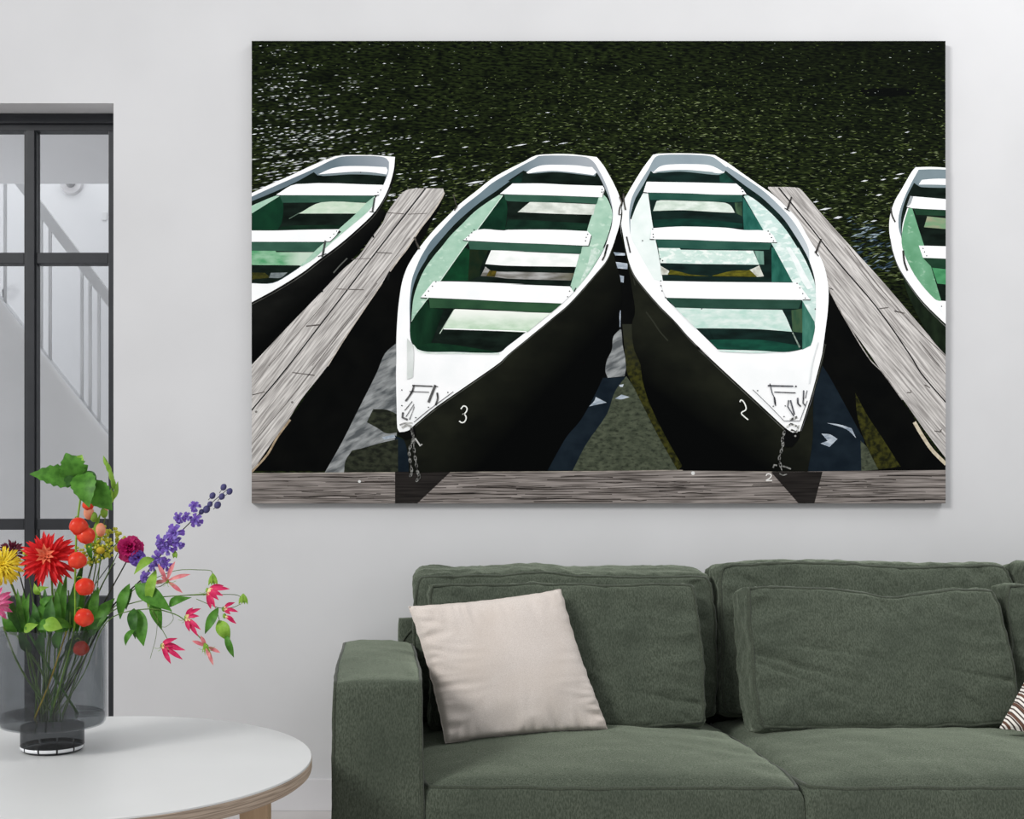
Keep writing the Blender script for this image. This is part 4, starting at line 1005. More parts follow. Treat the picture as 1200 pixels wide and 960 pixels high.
lumbar('green lumbar cushion sagging in the middle, in front of the second back cushion', P(877, 0, 3.33).x, P(1182, 0, 3.33).x, 0.376, 0.772, 3.25, 3.38, 0.115, 42, rz=math.radians(2), ry=math.radians(0.6), post=sag, creases=((-0.96, 0.0, -0.25, -0.42, 0.05, 0.016), (-0.96, -0.12, -0.35, -0.6, 0.045, 0.012), (0.02, 0.95, 0.16, 0.5, 0.045, 0.014), (0.2, 0.95, 0.3, 0.62, 0.04, 0.010), (0.97, -0.35, 0.5, -0.2, 0.05, 0.010), (-0.6, 0.1, 0.1, -0.15, 0.06, 0.008)))
lumbar('green lumbar cushion cut by the right edge of the photo', P(1166, 0, 3.47).x, P(1166, 0, 3.47).x + 0.80, 0.376, 0.79, 3.34, 3.42, 0.09, 43)

def pillow(name, label, corners, T_, mf, mb, seed, pinch=0.02, group=None, nu=60, wr=0.011):
    BL, BR, TL, TR = [Vector(c) for c in corners]
    base = (BL + BR) / 2
    base.z = min(BL.z, BR.z)
    t = thing(name, label, 'cushion', base, group)
    nrm = (BR - BL).cross(TL - BL).normalized()
    if nrm.y > 0: nrm = -nrm
    def surf(side):
        v, f = [], []
        for j in range(nu + 1):
            for i in range(nu + 1):
                u, w = -1 + 2 * i / nu, -1 + 2 * j / nu
                pu = u * (1 - pinch * 2 * (1 - w * w)); pw_ = w * (1 - pinch * 2 * (1 - u * u))
                a, b = (pu + 1) / 2, (pw_ + 1) / 2
                p = BL * (1 - a) * (1 - b) + BR * a * (1 - b) + TL * (1 - a) * b + TR * a * b
                e = max(0, (1 - u * u) * (1 - w * w))
                th = T_ * e ** 0.42
                ed = min(1 - abs(u), 1 - abs(w))
                # wrinkles radiating from the left and lower seams
                q = Vector((u * (2.0 if abs(u) > abs(w) else 7), w * (7 if abs(u) > abs(w) else 2.0), seed))
                rg = (1 - 2.2 * abs(noise.noise(q)))
                amp = wr * math.exp(-ed / 0.22) * min(1, ed / 0.04) * (1.3 if (u < -0.3 or w < -0.3) else 0.35)
                low = noise.noise(Vector((u * 1.6, w * 1.6, seed + 3))) * 0.008 * min(1, ed * 4)
                edge_j = noise.noise(Vector((u * 9, w * 9, seed + 8))) * 0.003 * math.exp(-ed / 0.06)
                p = p + nrm * side * (th + rg * amp + low) + Vector((edge_j, 0, edge_j))
                v.append(p - base)
        for j in range(nu):
            for i in range(nu):
                k = j * (nu + 1) + i
                q = (k, k + 1, k + nu + 2, k + nu + 1)
                f.append(q if side > 0 else q[::-1])
        return v, f
    v, f = surf(1); mesh_obj('front_cover', v, f, mf, t, True)
    v, f = surf(-1); mesh_obj('back_cover', v, f, mb, t, True)
    rim = []
    for (u0, w0, u1, w1) in ((-1, -1, 1, -1), (1, -1, 1, 1), (1, 1, -1, 1), (-1, 1, -1, -1)):
        for i in range(nu):
            k = i / nu
            ii, jj = round(((u0 + (u1 - u0) * k) + 1) / 2 * nu), round(((w0 + (w1 - w0) * k) + 1) / 2 * nu)
            rim.append(v[jj * (nu + 1) + ii])
    tv, tf = tube_data(rim, 0.0016, 5, True)
    mesh_obj('seam', tv, tf, mf, t, True)
    return t
pillow('throw_cushion', 'pale beige linen throw cushion leaning beside the left armrest', (P(522, 871, 3.12), P(713, 856, 3.22), P(479, 711, 3.20), P(657, 691, 3.33)), 0.062, M_beige, M_floral, 2.0)

def stripe_mat():
    m, nt, b = base_mat('striped_fabric')
    tc = N(nt, 'ShaderNodeTexCoord')
    mp = N(nt, 'ShaderNodeMapping'); mp.inputs['Rotation'].default_value = (0, math.radians(33), 0)
    nt.links.new(tc.outputs['Object'], mp.inputs[0])
    def wave(sc, lo, hi, dist):
        w = N(nt, 'ShaderNodeTexWave', wave_type='BANDS', bands_direction='X'); w.inputs['Scale'].default_value = sc
        w.inputs['Distortion'].default_value = 0.0; w.inputs['Detail'].default_value = 1
        nt.links.new(mp.outputs[0], w.inputs['Vector'])
        return maprange(nt, w.outputs['Fac'], lo, hi)
    o = mixc(nt, wave(30, 0.6, 0.75, 0.6), lin((226, 221, 214)), lin((58, 44, 40)))
    o = mixc(nt, wave(11, 0.80, 0.9, 0.4), o, lin((96, 66, 52)))
    nt.links.new(o, b.inputs['Base Color'])
    b.inputs['Roughness'].default_value = 0.9
    return m
pillow('throw_cushion', 'white throw cushion with brown stripes at the right edge of the photo', (P(1172, 853, 3.16), P(1352, 885, 3.02), P(1248, 705, 3.24), P(1420, 735, 3.12)), 0.05, stripe_mat(), M_beige, 5.0, pinch=0.01, wr=0.001)

# ------------------------------------------------------------------ coffee table
TZ, TR_, TCX, TCY = 0.453, 0.528, -0.690, 2.575
tab = thing('coffee_table', 'round white coffee table with plywood edge and wooden legs', 'table', (TCX, TCY, 0))
v, f = lathe_data([(0, TZ - 0.0045), (TR_ - 0.001, TZ - 0.0045), (TR_ - 0.001, TZ - 0.001), (TR_ - 0.002, TZ), (0, TZ)], 128)
clean(mesh_obj('top_surface', v, f, M_laminate, tab, True), sharp=0.5)
v, f = lathe_data([(0, TZ - 0.0385), (TR_ - 0.010, TZ - 0.0385), (TR_ - 0.002, TZ - 0.032), (TR_, TZ - 0.024), (TR_, TZ - 0.006), (TR_ - 0.001, TZ - 0.0048), (0, TZ - 0.0048)], 128)
clean(mesh_obj('plywood_core', v, f, M_ply, tab, True), sharp=0.5)
for k, an in enumerate((-9, 81, 171, 261)):
    a = math.radians(an)
    ca, sa = math.cos(a), math.sin(a)
    vv = []
    for (r0, r1, z) in ((0.40, 0.445, 0.0), (0.372, 0.442, TZ - 0.039)):
        for r in (r0, r1):
            for t in (-0.016, 0.016):
                vv.append((r * ca - t * sa, r * sa + t * ca, z))
    o = mesh_obj('leg', vv, [(0, 1, 3, 2), (4, 6, 7, 5), (0, 2, 6, 4), (1, 5, 7, 3), (0, 4, 5, 1), (2, 3, 7, 6)], M_leg, tab)
    clean(o)
for an in (36, 126):
    a = math.radians(an)
    o = box('cross_brace', -0.37, 0.37, -0.014, 0.014, TZ - 0.09, TZ - 0.0395, M_leg, tab); o.rotation_euler = (0, 0, a + math.radians(45 - 90)); 
    o.location.z = -0.0006 if an > 100 else 0

# ------------------------------------------------------------------ vase and flowers
VD = 2.669
vb = P(61.5, 0, VD); vb.z = TZ + 0.0005
vase = thing('glass_vase', 'wide smoked glass vase on a narrow foot standing on the table', 'vase', vb)
v, f = lathe_data([(0, 0.0605), (0.074, 0.0605), (0.112, 0.0605), (0.121, 0.063), (0.1255, 0.070), (0.1265, 0.080), (0.1265, 0.292), (0.1255, 0.2955), (0.1235, 0.2955), (0.1225, 0.292), (0.1225, 0.098), (0.120, 0.092), (0.112, 0.090), (0, 0.090)], 96)
clean(mesh_obj('bowl', v, f, M_vase, vase, True), sharp=0.9)
v, f = lathe_data([(0, 0.0625), (0.108, 0.0625), (0.119, 0.066), (0.1225, 0.074), (0.1225, 0.086), (0, 0.087)], 80)
clean(mesh_obj('bowl_base', v, f, glass_thin('smoked_base_glass', (0.62, 0.63, 0.64, 1)), vase, True), sharp=0.9)
v, f = lathe_data([(0, 0.0), (0.068, 0.0), (0.0735, 0.005), (0.0745, 0.012), (0.0745, 0.060), (0, 0.060)], 80)
clean(mesh_obj('foot', v, f, M_vfoot, vase, True), sharp=0.9)
M_white_glass = noisy('clear_glass_edge', (226, 228, 230), (240, 241, 242), (20, 20, 20), rough=0.1, spec=0.6)
for k in range(11):
    a0, a1 = 2 * math.pi * (k + 0.04) / 11, 2 * math.pi * (k + 0.94) / 11
    vv, ff = [], []
    for i in range(9):
        a = a0 + (a1 - a0) * i / 8
        for (r, z) in ((0.0705, 0.0035), (0.0748, 0.0065), (0.0756, 0.0125), (0.0748, 0.0135)):
            vv.append((r * math.cos(a), r * math.sin(a), z))
    for i in range(8):
        for j in range(3):
            ff.append((i * 4 + j, (i + 1) * 4 + j, (i + 1) * 4 + j + 1, i * 4 + j + 1))
    o = mesh_obj('foot_facet', vv, ff, M_white_glass, vase, True)

def plant_mat(name, c1, c2, rough=0.5, scale=(60, 60, 60), tl=0.25):
    """petal or leaf: some light passes through"""
    if name in MC: return MC[name]
    m = noisy(name, c1, c2, scale, rough=rough, spec=0.25)
    nt = m.node_tree
    b = nt.nodes['Principled BSDF']; out = nt.nodes['Material Output']
    t = N(nt, 'ShaderNodeBsdfTranslucent')
    src = b.inputs['Base Color'].links[0].from_socket
    nt.links.new(src, t.inputs[0])
    ms = N(nt, 'ShaderNodeMixShader'); ms.inputs[0].default_value = tl
    nt.links.new(b.outputs[0], ms.inputs[1]); nt.links.new(t.outputs[0], ms.inputs[2]); nt.links.new(ms.outputs[0], out.inputs[0])
    return m
G_leaf = plant_mat('leaf_green', (62, 112, 34), (88, 146, 52))
G_dark = plant_mat('leaf_dark', (44, 84, 32), (66, 112, 46))
G_lime = plant_mat('leaf_lime', (122, 166, 52), (150, 190, 76))
G_stem = plant_mat('stem_green', (78, 108, 44), (108, 138, 66), tl=0.1)
G_dstem = plant_mat('stem_dark', (40, 46, 36), (58, 60, 46), tl=0.05)
R_red = plant_mat('petal_red', (206, 26, 34), (232, 48, 48))
R_orange = plant_mat('petal_coral', (232, 108, 78), (240, 140, 104))
R_lant = plant_mat('lantern_orange', (222, 50, 34), (240, 84, 56), scale=(40, 40, 40), rough=0.3)
Y_yel = plant_mat('petal_yellow', (238, 204, 30), (248, 226, 70))
Y_dill = plant_mat('dill_yellow', (196, 200, 50), (220, 222, 90))
Y_but = plant_mat('button_yellow', (196, 168, 32), (214, 190, 60))
P_mar = plant_mat('petal_maroon', (74, 16, 38), (104, 26, 52))
P_pink = plant_mat('petal_pink', (232, 86, 148), (246, 150, 190))
P_mag = plant_mat('petal_magenta', (160, 18, 86), (190, 34, 106))
P_pur = plant_mat('petal_purple', (96, 62, 160), (132, 100, 192))
P_blu = plant_mat('petal_violet', (78, 56, 140), (116, 96, 178))
P_lav = plant_mat('petal_lavender', (112, 90, 182), (156, 136, 212))
P_bud = plant_mat('bud_slate', (64, 62, 110), (90, 88, 132))
P_glo = plant_mat('petal_crimson', (196, 24, 84), (222, 56, 106))
P_pale = plant_mat('petal_base_cream', (236, 214, 150), (244, 226, 176))
P_gpk = plant_mat('petal_rosy', (214, 110, 122), (228, 150, 146))
P_peach = plant_mat('petal_peach', (240, 146, 110), (248, 180, 146))

def W(px, py, dd=0.0):
    return P(px, py, VD + dd)
def leaf_data(base, tip, width, bend=0.02, fold=0.25, wide=0.45, serr=0.0, nl=10, face=(0, -1, 0.35), twist=0.0):
    """leaf blade from base to tip; width in metres"""
    base, tip = Vector(base), Vector(tip)
    ax = tip - base; L = ax.length; ax.normalize()
    nf = Vector(face); nf = (nf - ax * nf.dot(ax)).normalized()
    side0 = ax.cross(nf).normalized()
    v, f = [], []
    for i in range(nl + 1):
        t = i / nl
        prof = (math.sin(math.pi * min(1, t / (2 * wide))) if t < wide else math.cos(math.pi / 2 * (t - wide) / (1 - wide))) if 0 < t < 1 else 0.02
        if t < wide: prof = math.sin(math.pi / 2 * t / wide) ** 0.8
        prof = max(prof, 0.03)
        w = width / 2 * prof * (1 + (serr if i % 2 else -serr))
        ct, s_ = math.cos(twist * t), math.sin(twist * t)
        side = side0 * ct + nf * s_; nn = nf * ct - side0 * s_
        p = base + ax * (L * t) + nf * (bend * math.sin(math.pi * t) - 0.3 * bend * t * t)
        v += [p - side * w + nn * (fold * w), p - side * w * 0.5 + nn * fold * w * 0.35, p, p + side * w * 0.5 + nn * fold * w * 0.35, p + side * w + nn * (fold * w)]
    for i in range(nl):
        for j in range(4):
            k = i * 5 + j
            f.append((k, k + 1, k + 6, k + 5))
    return v, f
PX = VD / F                              # metres per photo pixel at the vase
class Stem:
    def __init__(self, name, label, pts, r=0.0022, mat=None, cat='flower', group='stems in the glass vase', rad=None):
        """pts: photo pixels (px, py, depth offset) from the foot of the stem upward"""
        q = [W(*p) for p in pts]
        self.o = q[0].copy()
        self.t = thing(name, label, cat, self.o, group)
        tube('stem', [p - self.o for p in q], rad or r, mat or G_stem, self.t, sides=6, sub=5)
    def leaf(self, a, b, w, mat=None, name='leaf', **kw):
        v, f = leaf_data(W(*a) - self.o, W(*b) - self.o, w * PX, **kw)
        return mesh_obj(name, v, f, mat or G_leaf, self.t, True)
    def twig(self, pts, r=0.0012, mat=None, name='twig'):
        return tube(name, [W(*p) - self.o for p in pts], r, mat or G_stem, self.t, sides=5, sub=4)
    def at(self, *p): return W(*p) - self.o

def frame(n, up=Vector((0, 0, 1))):
    n = n.normalized()
    x = up.cross(n)
    if x.length < 1e-4: x = Vector((1, 0, 0))
    x.normalize(); y = n.cross(x)
    return x, y, n
def petal_mesh(name, L, w, mat, curl=0.25, fold=0.5, wide=0.45, nl=6):
    v, f = leaf_data((0, 0, 0), (0, L, 0), w, bend=curl * L, fold=fold, wide=wide, nl=nl, face=(0, 0, 1))
    me = bpy.data.meshes.new(name); me.from_pydata([tuple(p) for p in v], [], f); me.update()
    me.polygons.foreach_set('use_smooth', [True] * len(me.polygons)); me.materials.append(mat)
    return me
def flower_head(st, center, normal, rings, rng, jitter=0.12):
    """rings: (count, mesh, elevation deg, base radius, scale, height)"""
    x, y, n = frame(Vector(normal))
    for (cnt, me, el, br, sc, hz) in rings:
        off = rng.uniform(0, 6.28)
        for i in range(cnt):
            a = off + 2 * math.pi * i / cnt + rng.uniform(-jitter, jitter)
            e = math.radians(el + rng.uniform(-9, 9))
            rd = x * math.cos(a) + y * math.sin(a)
            d = rd * math.cos(e) + n * math.sin(e)
            nn = n * math.cos(e) - rd * math.sin(e)
            s = sc * rng.uniform(0.88, 1.1)
            M = Matrix((d.cross(nn) * s, d * s, nn * s)).transposed().to_4x4()
            M.translation = Vector(center) + rd * br + n * hz
            share('petal', me, st.t, M)
def ball_data(r, seg=10, rings=7, sq=1.0, ribs=0, rib=0.0):
    v, f = [], []
    for i in range(rings + 1):
        th = math.pi * i / rings
        for k in range(seg):
            ph = 2 * math.pi * k / seg
            rr = r * (1 + rib * math.cos(ribs * ph)) * math.sin(th)
            v.append((rr * math.cos(ph), rr * math.sin(ph), r * sq * math.cos(th)))
    for i in range(rings):
        for k in range(seg):
            f.append((i * seg + k, (i + 1) * seg + k, (i + 1) * seg + (k + 1) % seg, i * seg + (k + 1) % seg))
    return v, f
def ball(name, c, r, mat, parent, sq=1.0, seg=10, rings=7, ribs=0, rib=0.0, rot=None):
    v, f = ball_data(r, seg, rings, sq, ribs, rib)
    o = clean(mesh_obj(name, v, f, mat, parent, True)); o.location = c
    if rot: o.rotation_euler = rot
    return o

R = random.Random(11)
FOOT = [(R.uniform(40, 72), R.uniform(842, 846), R.uniform(-0.03, 0.03)) for _ in range(40)]
fi = iter(FOOT)
# 1 red cactus dahlia
s = Stem('red_dahlia', 'red spiky dahlia with coral centre at the front of the vase', [next(fi), (58, 760, 0.0), (62, 720, -0.02), (60, 665, -0.035)], 0.003)
pl = petal_mesh('dahlia_petal', 0.064, 0.0125, R_red, 0.10, 0.75, 0.55)
ps = petal_mesh('dahlia_inner_petal', 0.034, 0.012, R_orange, 0.22, 0.8, 0.6)
hc = s.at(57, 655, -0.05)
ball('receptacle', hc + Vector((0, 0.008, 0)), 0.014, R_red, s.t)
flower_head(s, hc, (0.06, -1, 0.30), [(19, pl, -8, 0.006, 1.0, 0.0), (17, pl, 8, 0.006, 0.95, 0.004), (16, pl, 24, 0.005, 0.85, 0.008), (13, pl, 42, 0.004, 0.68, 0.012), (9, ps, 58, 0.006, 1.0, 0.014), (6, ps, 74, 0.003, 0.85, 0.016)], R)
# 2 yellow chrysanthemum
s = Stem('yellow_chrysanthemum', 'yellow fringed flower at the left edge of the photo', [next(fi), (34, 765, 0.0), (24, 715, 0.0), (8, 670, -0.01)], 0.003)
py_ = petal_mesh('yellow_petal', 0.036, 0.0055, Y_yel, 0.35, 0.5, 0.7, nl=5)
hc = s.at(3, 664, -0.02)
ball('receptacle', hc, 0.026, Y_but, s.t, sq=1.0)
flower_head(s, hc, (0.35, -1, 0.25), [(24, py_, -30, 0.016, 0.9, 0.0), (24, py_, 0, 0.018, 0.9, 0.003), (22, py_, 25, 0.017, 0.85, 0.008), (18, py_, 48, 0.013, 0.8, 0.012), (12, py_, 70, 0.008, 0.7, 0.016), (5, py_, 85, 0.003, 0.6, 0.018)], R)
# 3 maroon scabious
s = Stem('maroon_scabious', 'dark maroon spiky flower peeping out behind the yellow one', [next(fi), (46, 770, 0.04), (30, 700, 0.05), (16, 650, 0.05)], 0.0018, G_dstem)
pmr = petal_mesh('maroon_petal', 0.022, 0.007, P_mar, 0.15, 0.5, 0.6, nl=4)
hc = s.at(14, 648, 0.045)
ball('receptacle', hc, 0.014, P_mar, s.t)
flower_head(s, hc, (0.5, -0.8, 0.5), [(13, pmr, -10, 0.012, 1.0, 0), (12, pmr, 20, 0.012, 1.0, 0.004), (9, pmr, 50, 0.008, 0.9, 0.008)], R)
# 4 pink chrysanthemum
s = Stem('pink_chrysanthemum', 'pink flower half cut off at the left edge above the vase rim', [next(fi), (25, 785, -0.03), (4, 735, -0.05)], 0.0025)
ppk = petal_mesh('pink_petal', 0.042, 0.011, P_pink, 0.2, 0.6, 0.6, nl=5)
hc = s.at(-9, 708, -0.07)
ball('receptacle', hc, 0.010, P_pink, s.t)
flower_head(s, hc, (0.3, -1, 0.2), [(15, ppk, -30, 0.006, 1.0, 0), (14, ppk, 0, 0.006, 1.0, 0.002), (12, ppk, 28, 0.005, 0.9, 0.006), (9, ppk, 55, 0.004, 0.7, 0.01)], R)
# 5 physalis with lanterns and big leaves
s = Stem('physalis_branch', 'tall lantern branch with orange seed lanterns and broad green top leaves', [(58, 845, -0.01), (74, 790, -0.04), (87, 735, -0.06), (88, 680, -0.065), (90, 620, -0.06), (96, 572, -0.055)], 0.0026, G_lime)
for k, (x, y, r, dd, rz) in enumerate([(92, 617, 10.8, -0.075, 0.3), (101, 628, 10.5, -0.07, -0.5), (90.5, 657, 10.6, -0.08, 0.2), (99.5, 688, 10.8, -0.08, 0.6), (98.5, 724, 10.8, -0.085, 0.2), (95, 760, 9, -0.06, 0.1), (103, 592, 6.5, -0.05, 0.1)]):
    c0 = s.at(x, y, dd)
    v, f = ball_data(r * PX, 20, 10, 0.94, 5, 0.055)
    for i, p in enumerate(v):
        if p[2] < -r * PX * 0.75: v[i] = (p[0] * 0.6, p[1] * 0.6, p[2] * 1.06)
    o = clean(mesh_obj('lantern', v, f, R_lant, s.t, True)); o.location = c0; o.rotation_euler = (R.uniform(0.2, 0.6), R.uniform(-0.4, 0.4), rz)
    s.twig([(88 if y > 600 else 95, y - 10, -0.062), ((x + 88) / 2, y - 12, -0.068), (x, y - 8, dd)], 0.0011, G_lime, 'stalk')
for a, b, w, m, kw in [((93, 566, -.055), (35, 555, -.09), 27, G_leaf, dict(serr=.10, wide=.4, bend=.012, face=(0.1, -1, .45), nl=14)),
                       ((92, 562, -.055), (77, 531, -.07), 30, G_leaf, dict(serr=.12, wide=.45, bend=.008, nl=14)),
                       ((90, 548, -.05), (96, 533, -.05), 14, G_lime, dict(wide=.5, bend=.004)),
                       ((91, 556, -.05), (103, 545, -.045), 14, G_leaf, dict(wide=.5, bend=.004)),
                       ((95, 558, -.05), (72, 571, -.085), 15, G_dark, dict(serr=.08, wide=.45, bend=.006)),
                       ((97, 552, -.05), (104, 594, -.10), 29, G_leaf, dict(serr=.06, wide=.42, bend=.012, nl=14)),
                       ((108, 563, -.045), (131, 598, -.06), 30, G_leaf, dict(serr=.05, wide=.45, bend=.010, nl=14, face=(-.35, -1, .3))),
                       ((97, 553, -.05), (112, 573, -.06), 20, G_dark, dict(wide=.45, bend=.006)),
                       ((86, 735, -.06), (52, 738, -.11), 20, G_leaf, dict(wide=.5, bend=.012, face=(0, -.7, .8)))]:
    s.leaf(a, b, w, m, **kw)
# 6 snapdragon bud spike
s = Stem('bud_spike', 'slender pale green bud spike with peach buds beside the window frame', [next(fi), (95, 775, 0.03), (108, 690, 0.03), (120, 620, 0.02), (131, 575, 0.01), (124, 538, 0.0)], 0.0018, rad=[0.0022, 0.0018, 0.0014, 0.0008])
for x, y, tx, ty, w in [(126, 548, 121, 534, 5), (130, 556, 124, 540, 6), (132, 566, 128, 548, 6), (134, 575, 131, 556, 6), (134, 585, 138, 564, 6), (131, 590, 130, 572, 7)]:
    v, f = leaf_data(s.at(x, y, 0.005), s.at(tx, ty, 0.0), w * PX, bend=0.004, fold=-.8, wide=.4, nl=6); mesh_obj('bud', v, f, G_lime, s.t, True)
for x, y, r, m in [(118, 621, 6.0, P_peach), (104, 601, 6.2, P_peach), (110, 606, 4.5, G_lime), (122, 601, 4.6, G_lime), (124, 595, 3.5, P_peach)]:
    ball('bud', s.at(x, y, 0.0), r * PX, m, s.t, sq=1.35)
s.leaf((112, 640, .02), (118, 600, .015), 6, G_lime); s.leaf((108, 660, .02), (104, 615, .03), 7, G_leaf)
# 7 yellow dill
def dill(label, pts, cx, cy, rad, n, dd, seed):
    st_ = Stem('dill_umbel', label, pts, 0.0013)
    rr = random.Random(seed); base_c = st_.at(cx - 2, cy + rad * 0.9, dd)
    me = bpy.data.meshes.new('floret_tuft'); v, f = ball_data(0.0038, 6, 4); me.from_pydata(v, [], f); me.update(); me.materials.append(Y_dill)
    for i in range(n):
        a = rr.uniform(0, 6.28); q = rad * math.sqrt(rr.random())
        p = st_.at(cx + q * math.cos(a), cy + q * 0.8 * math.sin(a), dd + rr.uniform(-.02, .02))
        if i % 3 == 0:
            v, f = tube_data([base_c, (base_c + p) / 2 + Vector((0, 0, .004)), p], 0.0006, 4); mesh_obj('ray', v, f, G_lime, st_.t, True)
        for k in range(2):
            share('floret', me, st_.t, Matrix.Translation(p + Vector((rr.uniform(-.006, .006), rr.uniform(-.006, .006), rr.uniform(-.006, .006)))))
    return st_
s = dill('yellow dill umbel right of the orange lanterns', [next(fi), (92, 770, 0.0), (108, 700, 0.02), (120, 650, 0.03)], 124, 636, 22, 80, 0.03, 3)
s2 = dill('yellow-green dill umbel low behind the orange lanterns', [next(fi), (88, 770, 0.02), (102, 690, 0.03), (112, 650, 0.03)], 108, 648, 16, 46, 0.03, 4)
s3 = dill('small yellow-green umbel left of the red dahlia', [next(fi), (46, 760, 0.05), (38, 700, 0.06), (33, 670, 0.06)], 33, 652, 8, 12, 0.06, 5)
s = Stem('tansy_sprig', 'yellow button flowers between the lanterns and the magenta bloom', [next(fi), (96, 770, 0.01), (112, 700, 0.015), (118, 652, 0.015)], 0.0014)
s.twig([(112, 700, .015), (130, 665, .01), (138, 648, .01)], 0.0011)
for x, y, r in [(118, 645, 5.2), (139, 643, 5.4)]:
    ball('button', s.at(x, y, 0.005), r * PX, Y_but, s.t, sq=0.85, seg=14, rings=9)
# 8 magenta carnation with purple side
s = Stem('magenta_carnation', 'ruffled magenta and violet bloom right of the lanterns', [next(fi), (92, 780, 0.0), (118, 715, 0.0), (150, 655, 0.0)], 0.0018, G_dstem)
def ruffle(name, L, w, mat):
    v, f = [], []
    nu, nv = 6, 5
    for j in range(nv + 1):
        t = j / nv
        for i in range(nu + 1):
            u = -1 + 2 * i / nu
            v.append((u * w / 2 * t ** 0.7, L * t * (1 - 0.12 * u * u), 0.12 * L * math.sin(u * 7 + 1) * t * t + 0.15 * L * math.sin(math.pi * t)))
    for j in range(nv):
        for i in range(nu):
            k = j * (nu + 1) + i; f.append((k, k + 1, k + nu + 2, k + nu + 1))
    me = bpy.data.meshes.new(name); me.from_pydata(v, [], f); me.update()
    me.polygons.foreach_set('use_smooth', [True] * len(f)); me.materials.append(mat)
    return me
rm, rp = ruffle('magenta_petal', 0.026, 0.026, P_mag), ruffle('violet_petal', 0.024, 0.024, P_pur)
hc = s.at(153, 644, -0.01)
ball('receptacle', hc, 0.012, P_mag, s.t)
flower_head(s, hc, (-0.1, -1, 0.5), [(9, rm, -25, 0.006, 1, 0), (9, rm, 5, 0.006, 1, .003), (8, rm, 30, 0.005, .95, .006), (7, rm, 55, .004, .85, .008), (5, rm, 78, .002, .8, .01)], R)
hc2 = s.at(161, 654, -0.02)
flower_head(s, hc2, (0.4, -1, 0.2), [(7, rp, 0, 0.003, .8, 0), (7, rp, 30, 0.003, .75, .003), (5, rp, 62, .002, .7, .005)], R)
# 9 delphinium
s = Stem('delphinium', 'violet delphinium spike leaning to the upper right', [next(fi), (90, 790, 0.0), (128, 716, -0.005), (165, 680, -0.01), (200, 636, -0.01), (235, 601, -0.01), (266, 574, -0.01)], 0.002, G_dstem, rad=[0.0026, 0.0022, 0.002, 0.0018, 0.0012, 0.0008])
fm = [ruffle('delphinium_petal', 0.023, 0.015, P_pur), ruffle('delphinium_petal_b', 0.021, 0.013, P_lav)]
def floret(x, y, r, dd=-0.02, nm=None):
    e = bpy.data.objects.new('floret', None)
    c0 = s.at(x, y, dd)
    k = r / 10.0
    nrm = Vector(nm or (R.uniform(-.4, .5), -1, R.uniform(-.3, .5)))
    first = None
    xx, yy, nn_ = frame(nrm)
    o = ball('floret', c0, 0.003 * k + 0.001, P_blu, s.t)
    for (cnt, el, sc) in ((6, 0, 1.0), (5, 34, .8), (4, 64, .55)):
        for i in range(cnt):
            a = 2 * math.pi * i / cnt + R.uniform(-.3, .3); ee = math.radians(el + R.uniform(-12, 12))
            rd = xx * math.cos(a) + yy * math.sin(a)
            d = rd * math.cos(ee) + nn_ * math.sin(ee); n2 = nn_ * math.cos(ee) - rd * math.sin(ee)
            q = sc * k
            M = Matrix((d.cross(n2) * q, d * q, n2 * q)).transposed().to_4x4()
            share('petal', fm[(i + cnt) % 2], o, M)
for x, y, r in [(205, 625, 11), (191, 636, 10), (196, 643, 9), (208, 637, 8), (186, 654, 9), (195, 662, 8), (171, 677, 8), (210, 607, 7), (219, 606, 6), (230, 610, 8), (228, 594, 7), (180, 664, 6)]:
    floret(x, y, r)
for x, y, r in [(242, 597, 4.2), (246, 591, 3.2), (249, 581, 3.6), (255, 592, 4.0), (260, 582, 3.6), (262, 571, 3.6), (269, 576, 3.6), (236, 600, 3)]:
    ball('bud', s.at(x, y, -0.012), r * PX, P_bud, s.t, sq=1.2, rot=(0.4, 0.6, 0))
    s.twig([(x - 5, y + 5 if y > 575 else y + 7, -.01), (x, y, -.012)], 0.0007, G_dstem, 'stalk')
# 10 gloriosa lilies
def glo_flower(st_, c, petals, mat, w=6, stamens=True):
    """c: centre pixel; petals: tip pixels"""
    ball('flower_centre', st_.at(*c), 2.2 * PX, G_lime, st_.t, sq=1.4)
    for (x, y, dd, bend) in petals:
        v, f = leaf_data(st_.at(*c), st_.at(x, y, dd), w * PX, bend=bend, fold=0.35, wide=0.6, nl=9)
        # pale base, crimson blade
        pt = mesh_obj('petal', v, f, mat, st_.t, True)
        if mat is P_glo:
            a_, b_ = st_.at(*c), st_.at(x, y, dd)
            v, f = leaf_data(a_ + Vector((0, -.0012, 0)), a_.lerp(b_, 0.5) + Vector((0, -.0022, 0)), w * 0.42 * PX, bend=bend * 0.7, fold=0.3, wide=0.4, nl=5)
            mesh_obj('petal_base', v, f, P_pale, pt, True)
    if stamens:
        for k in range(5):
            a = math.radians(200 + 40 * k)
            e = (c[0] + 10 * math.cos(a), c[1] - 7 * math.sin(a) , c[2] - .01)
            st_.twig([c, ((c[0] + e[0]) / 2, (c[1] + e[1]) / 2 + 2, c[2] - .01), e], 0.0005, G_lime, 'stamen')
def green_bud(st_, x, y, dd, n=4, L=12):
    for k in range(n):
        v, f = leaf_data(st_.at(x, y - L / 2, dd), st_.at(x + (k - (n - 1) / 2) * 3.6, y + L / 2, dd - .004 * (k % 2)), 4.2 * PX, bend=0.003, fold=-.6, wide=.5, nl=6)
        mesh_obj('bud_petal', v, f, G_lime, st_.t, True)
s = Stem('flame_lily', 'flame lily stem arching right with thin rosy star flower and drooping green bud', [next(fi), (92, 780, -0.02), (118, 728, -0.02), (160, 688, -0.02), (184, 655, -0.02), (192, 640, -0.02), (203, 640, -0.02), (205, 646, -0.02)], 0.0013)
green_bud(s, 205, 650, -0.02, 2, 9)
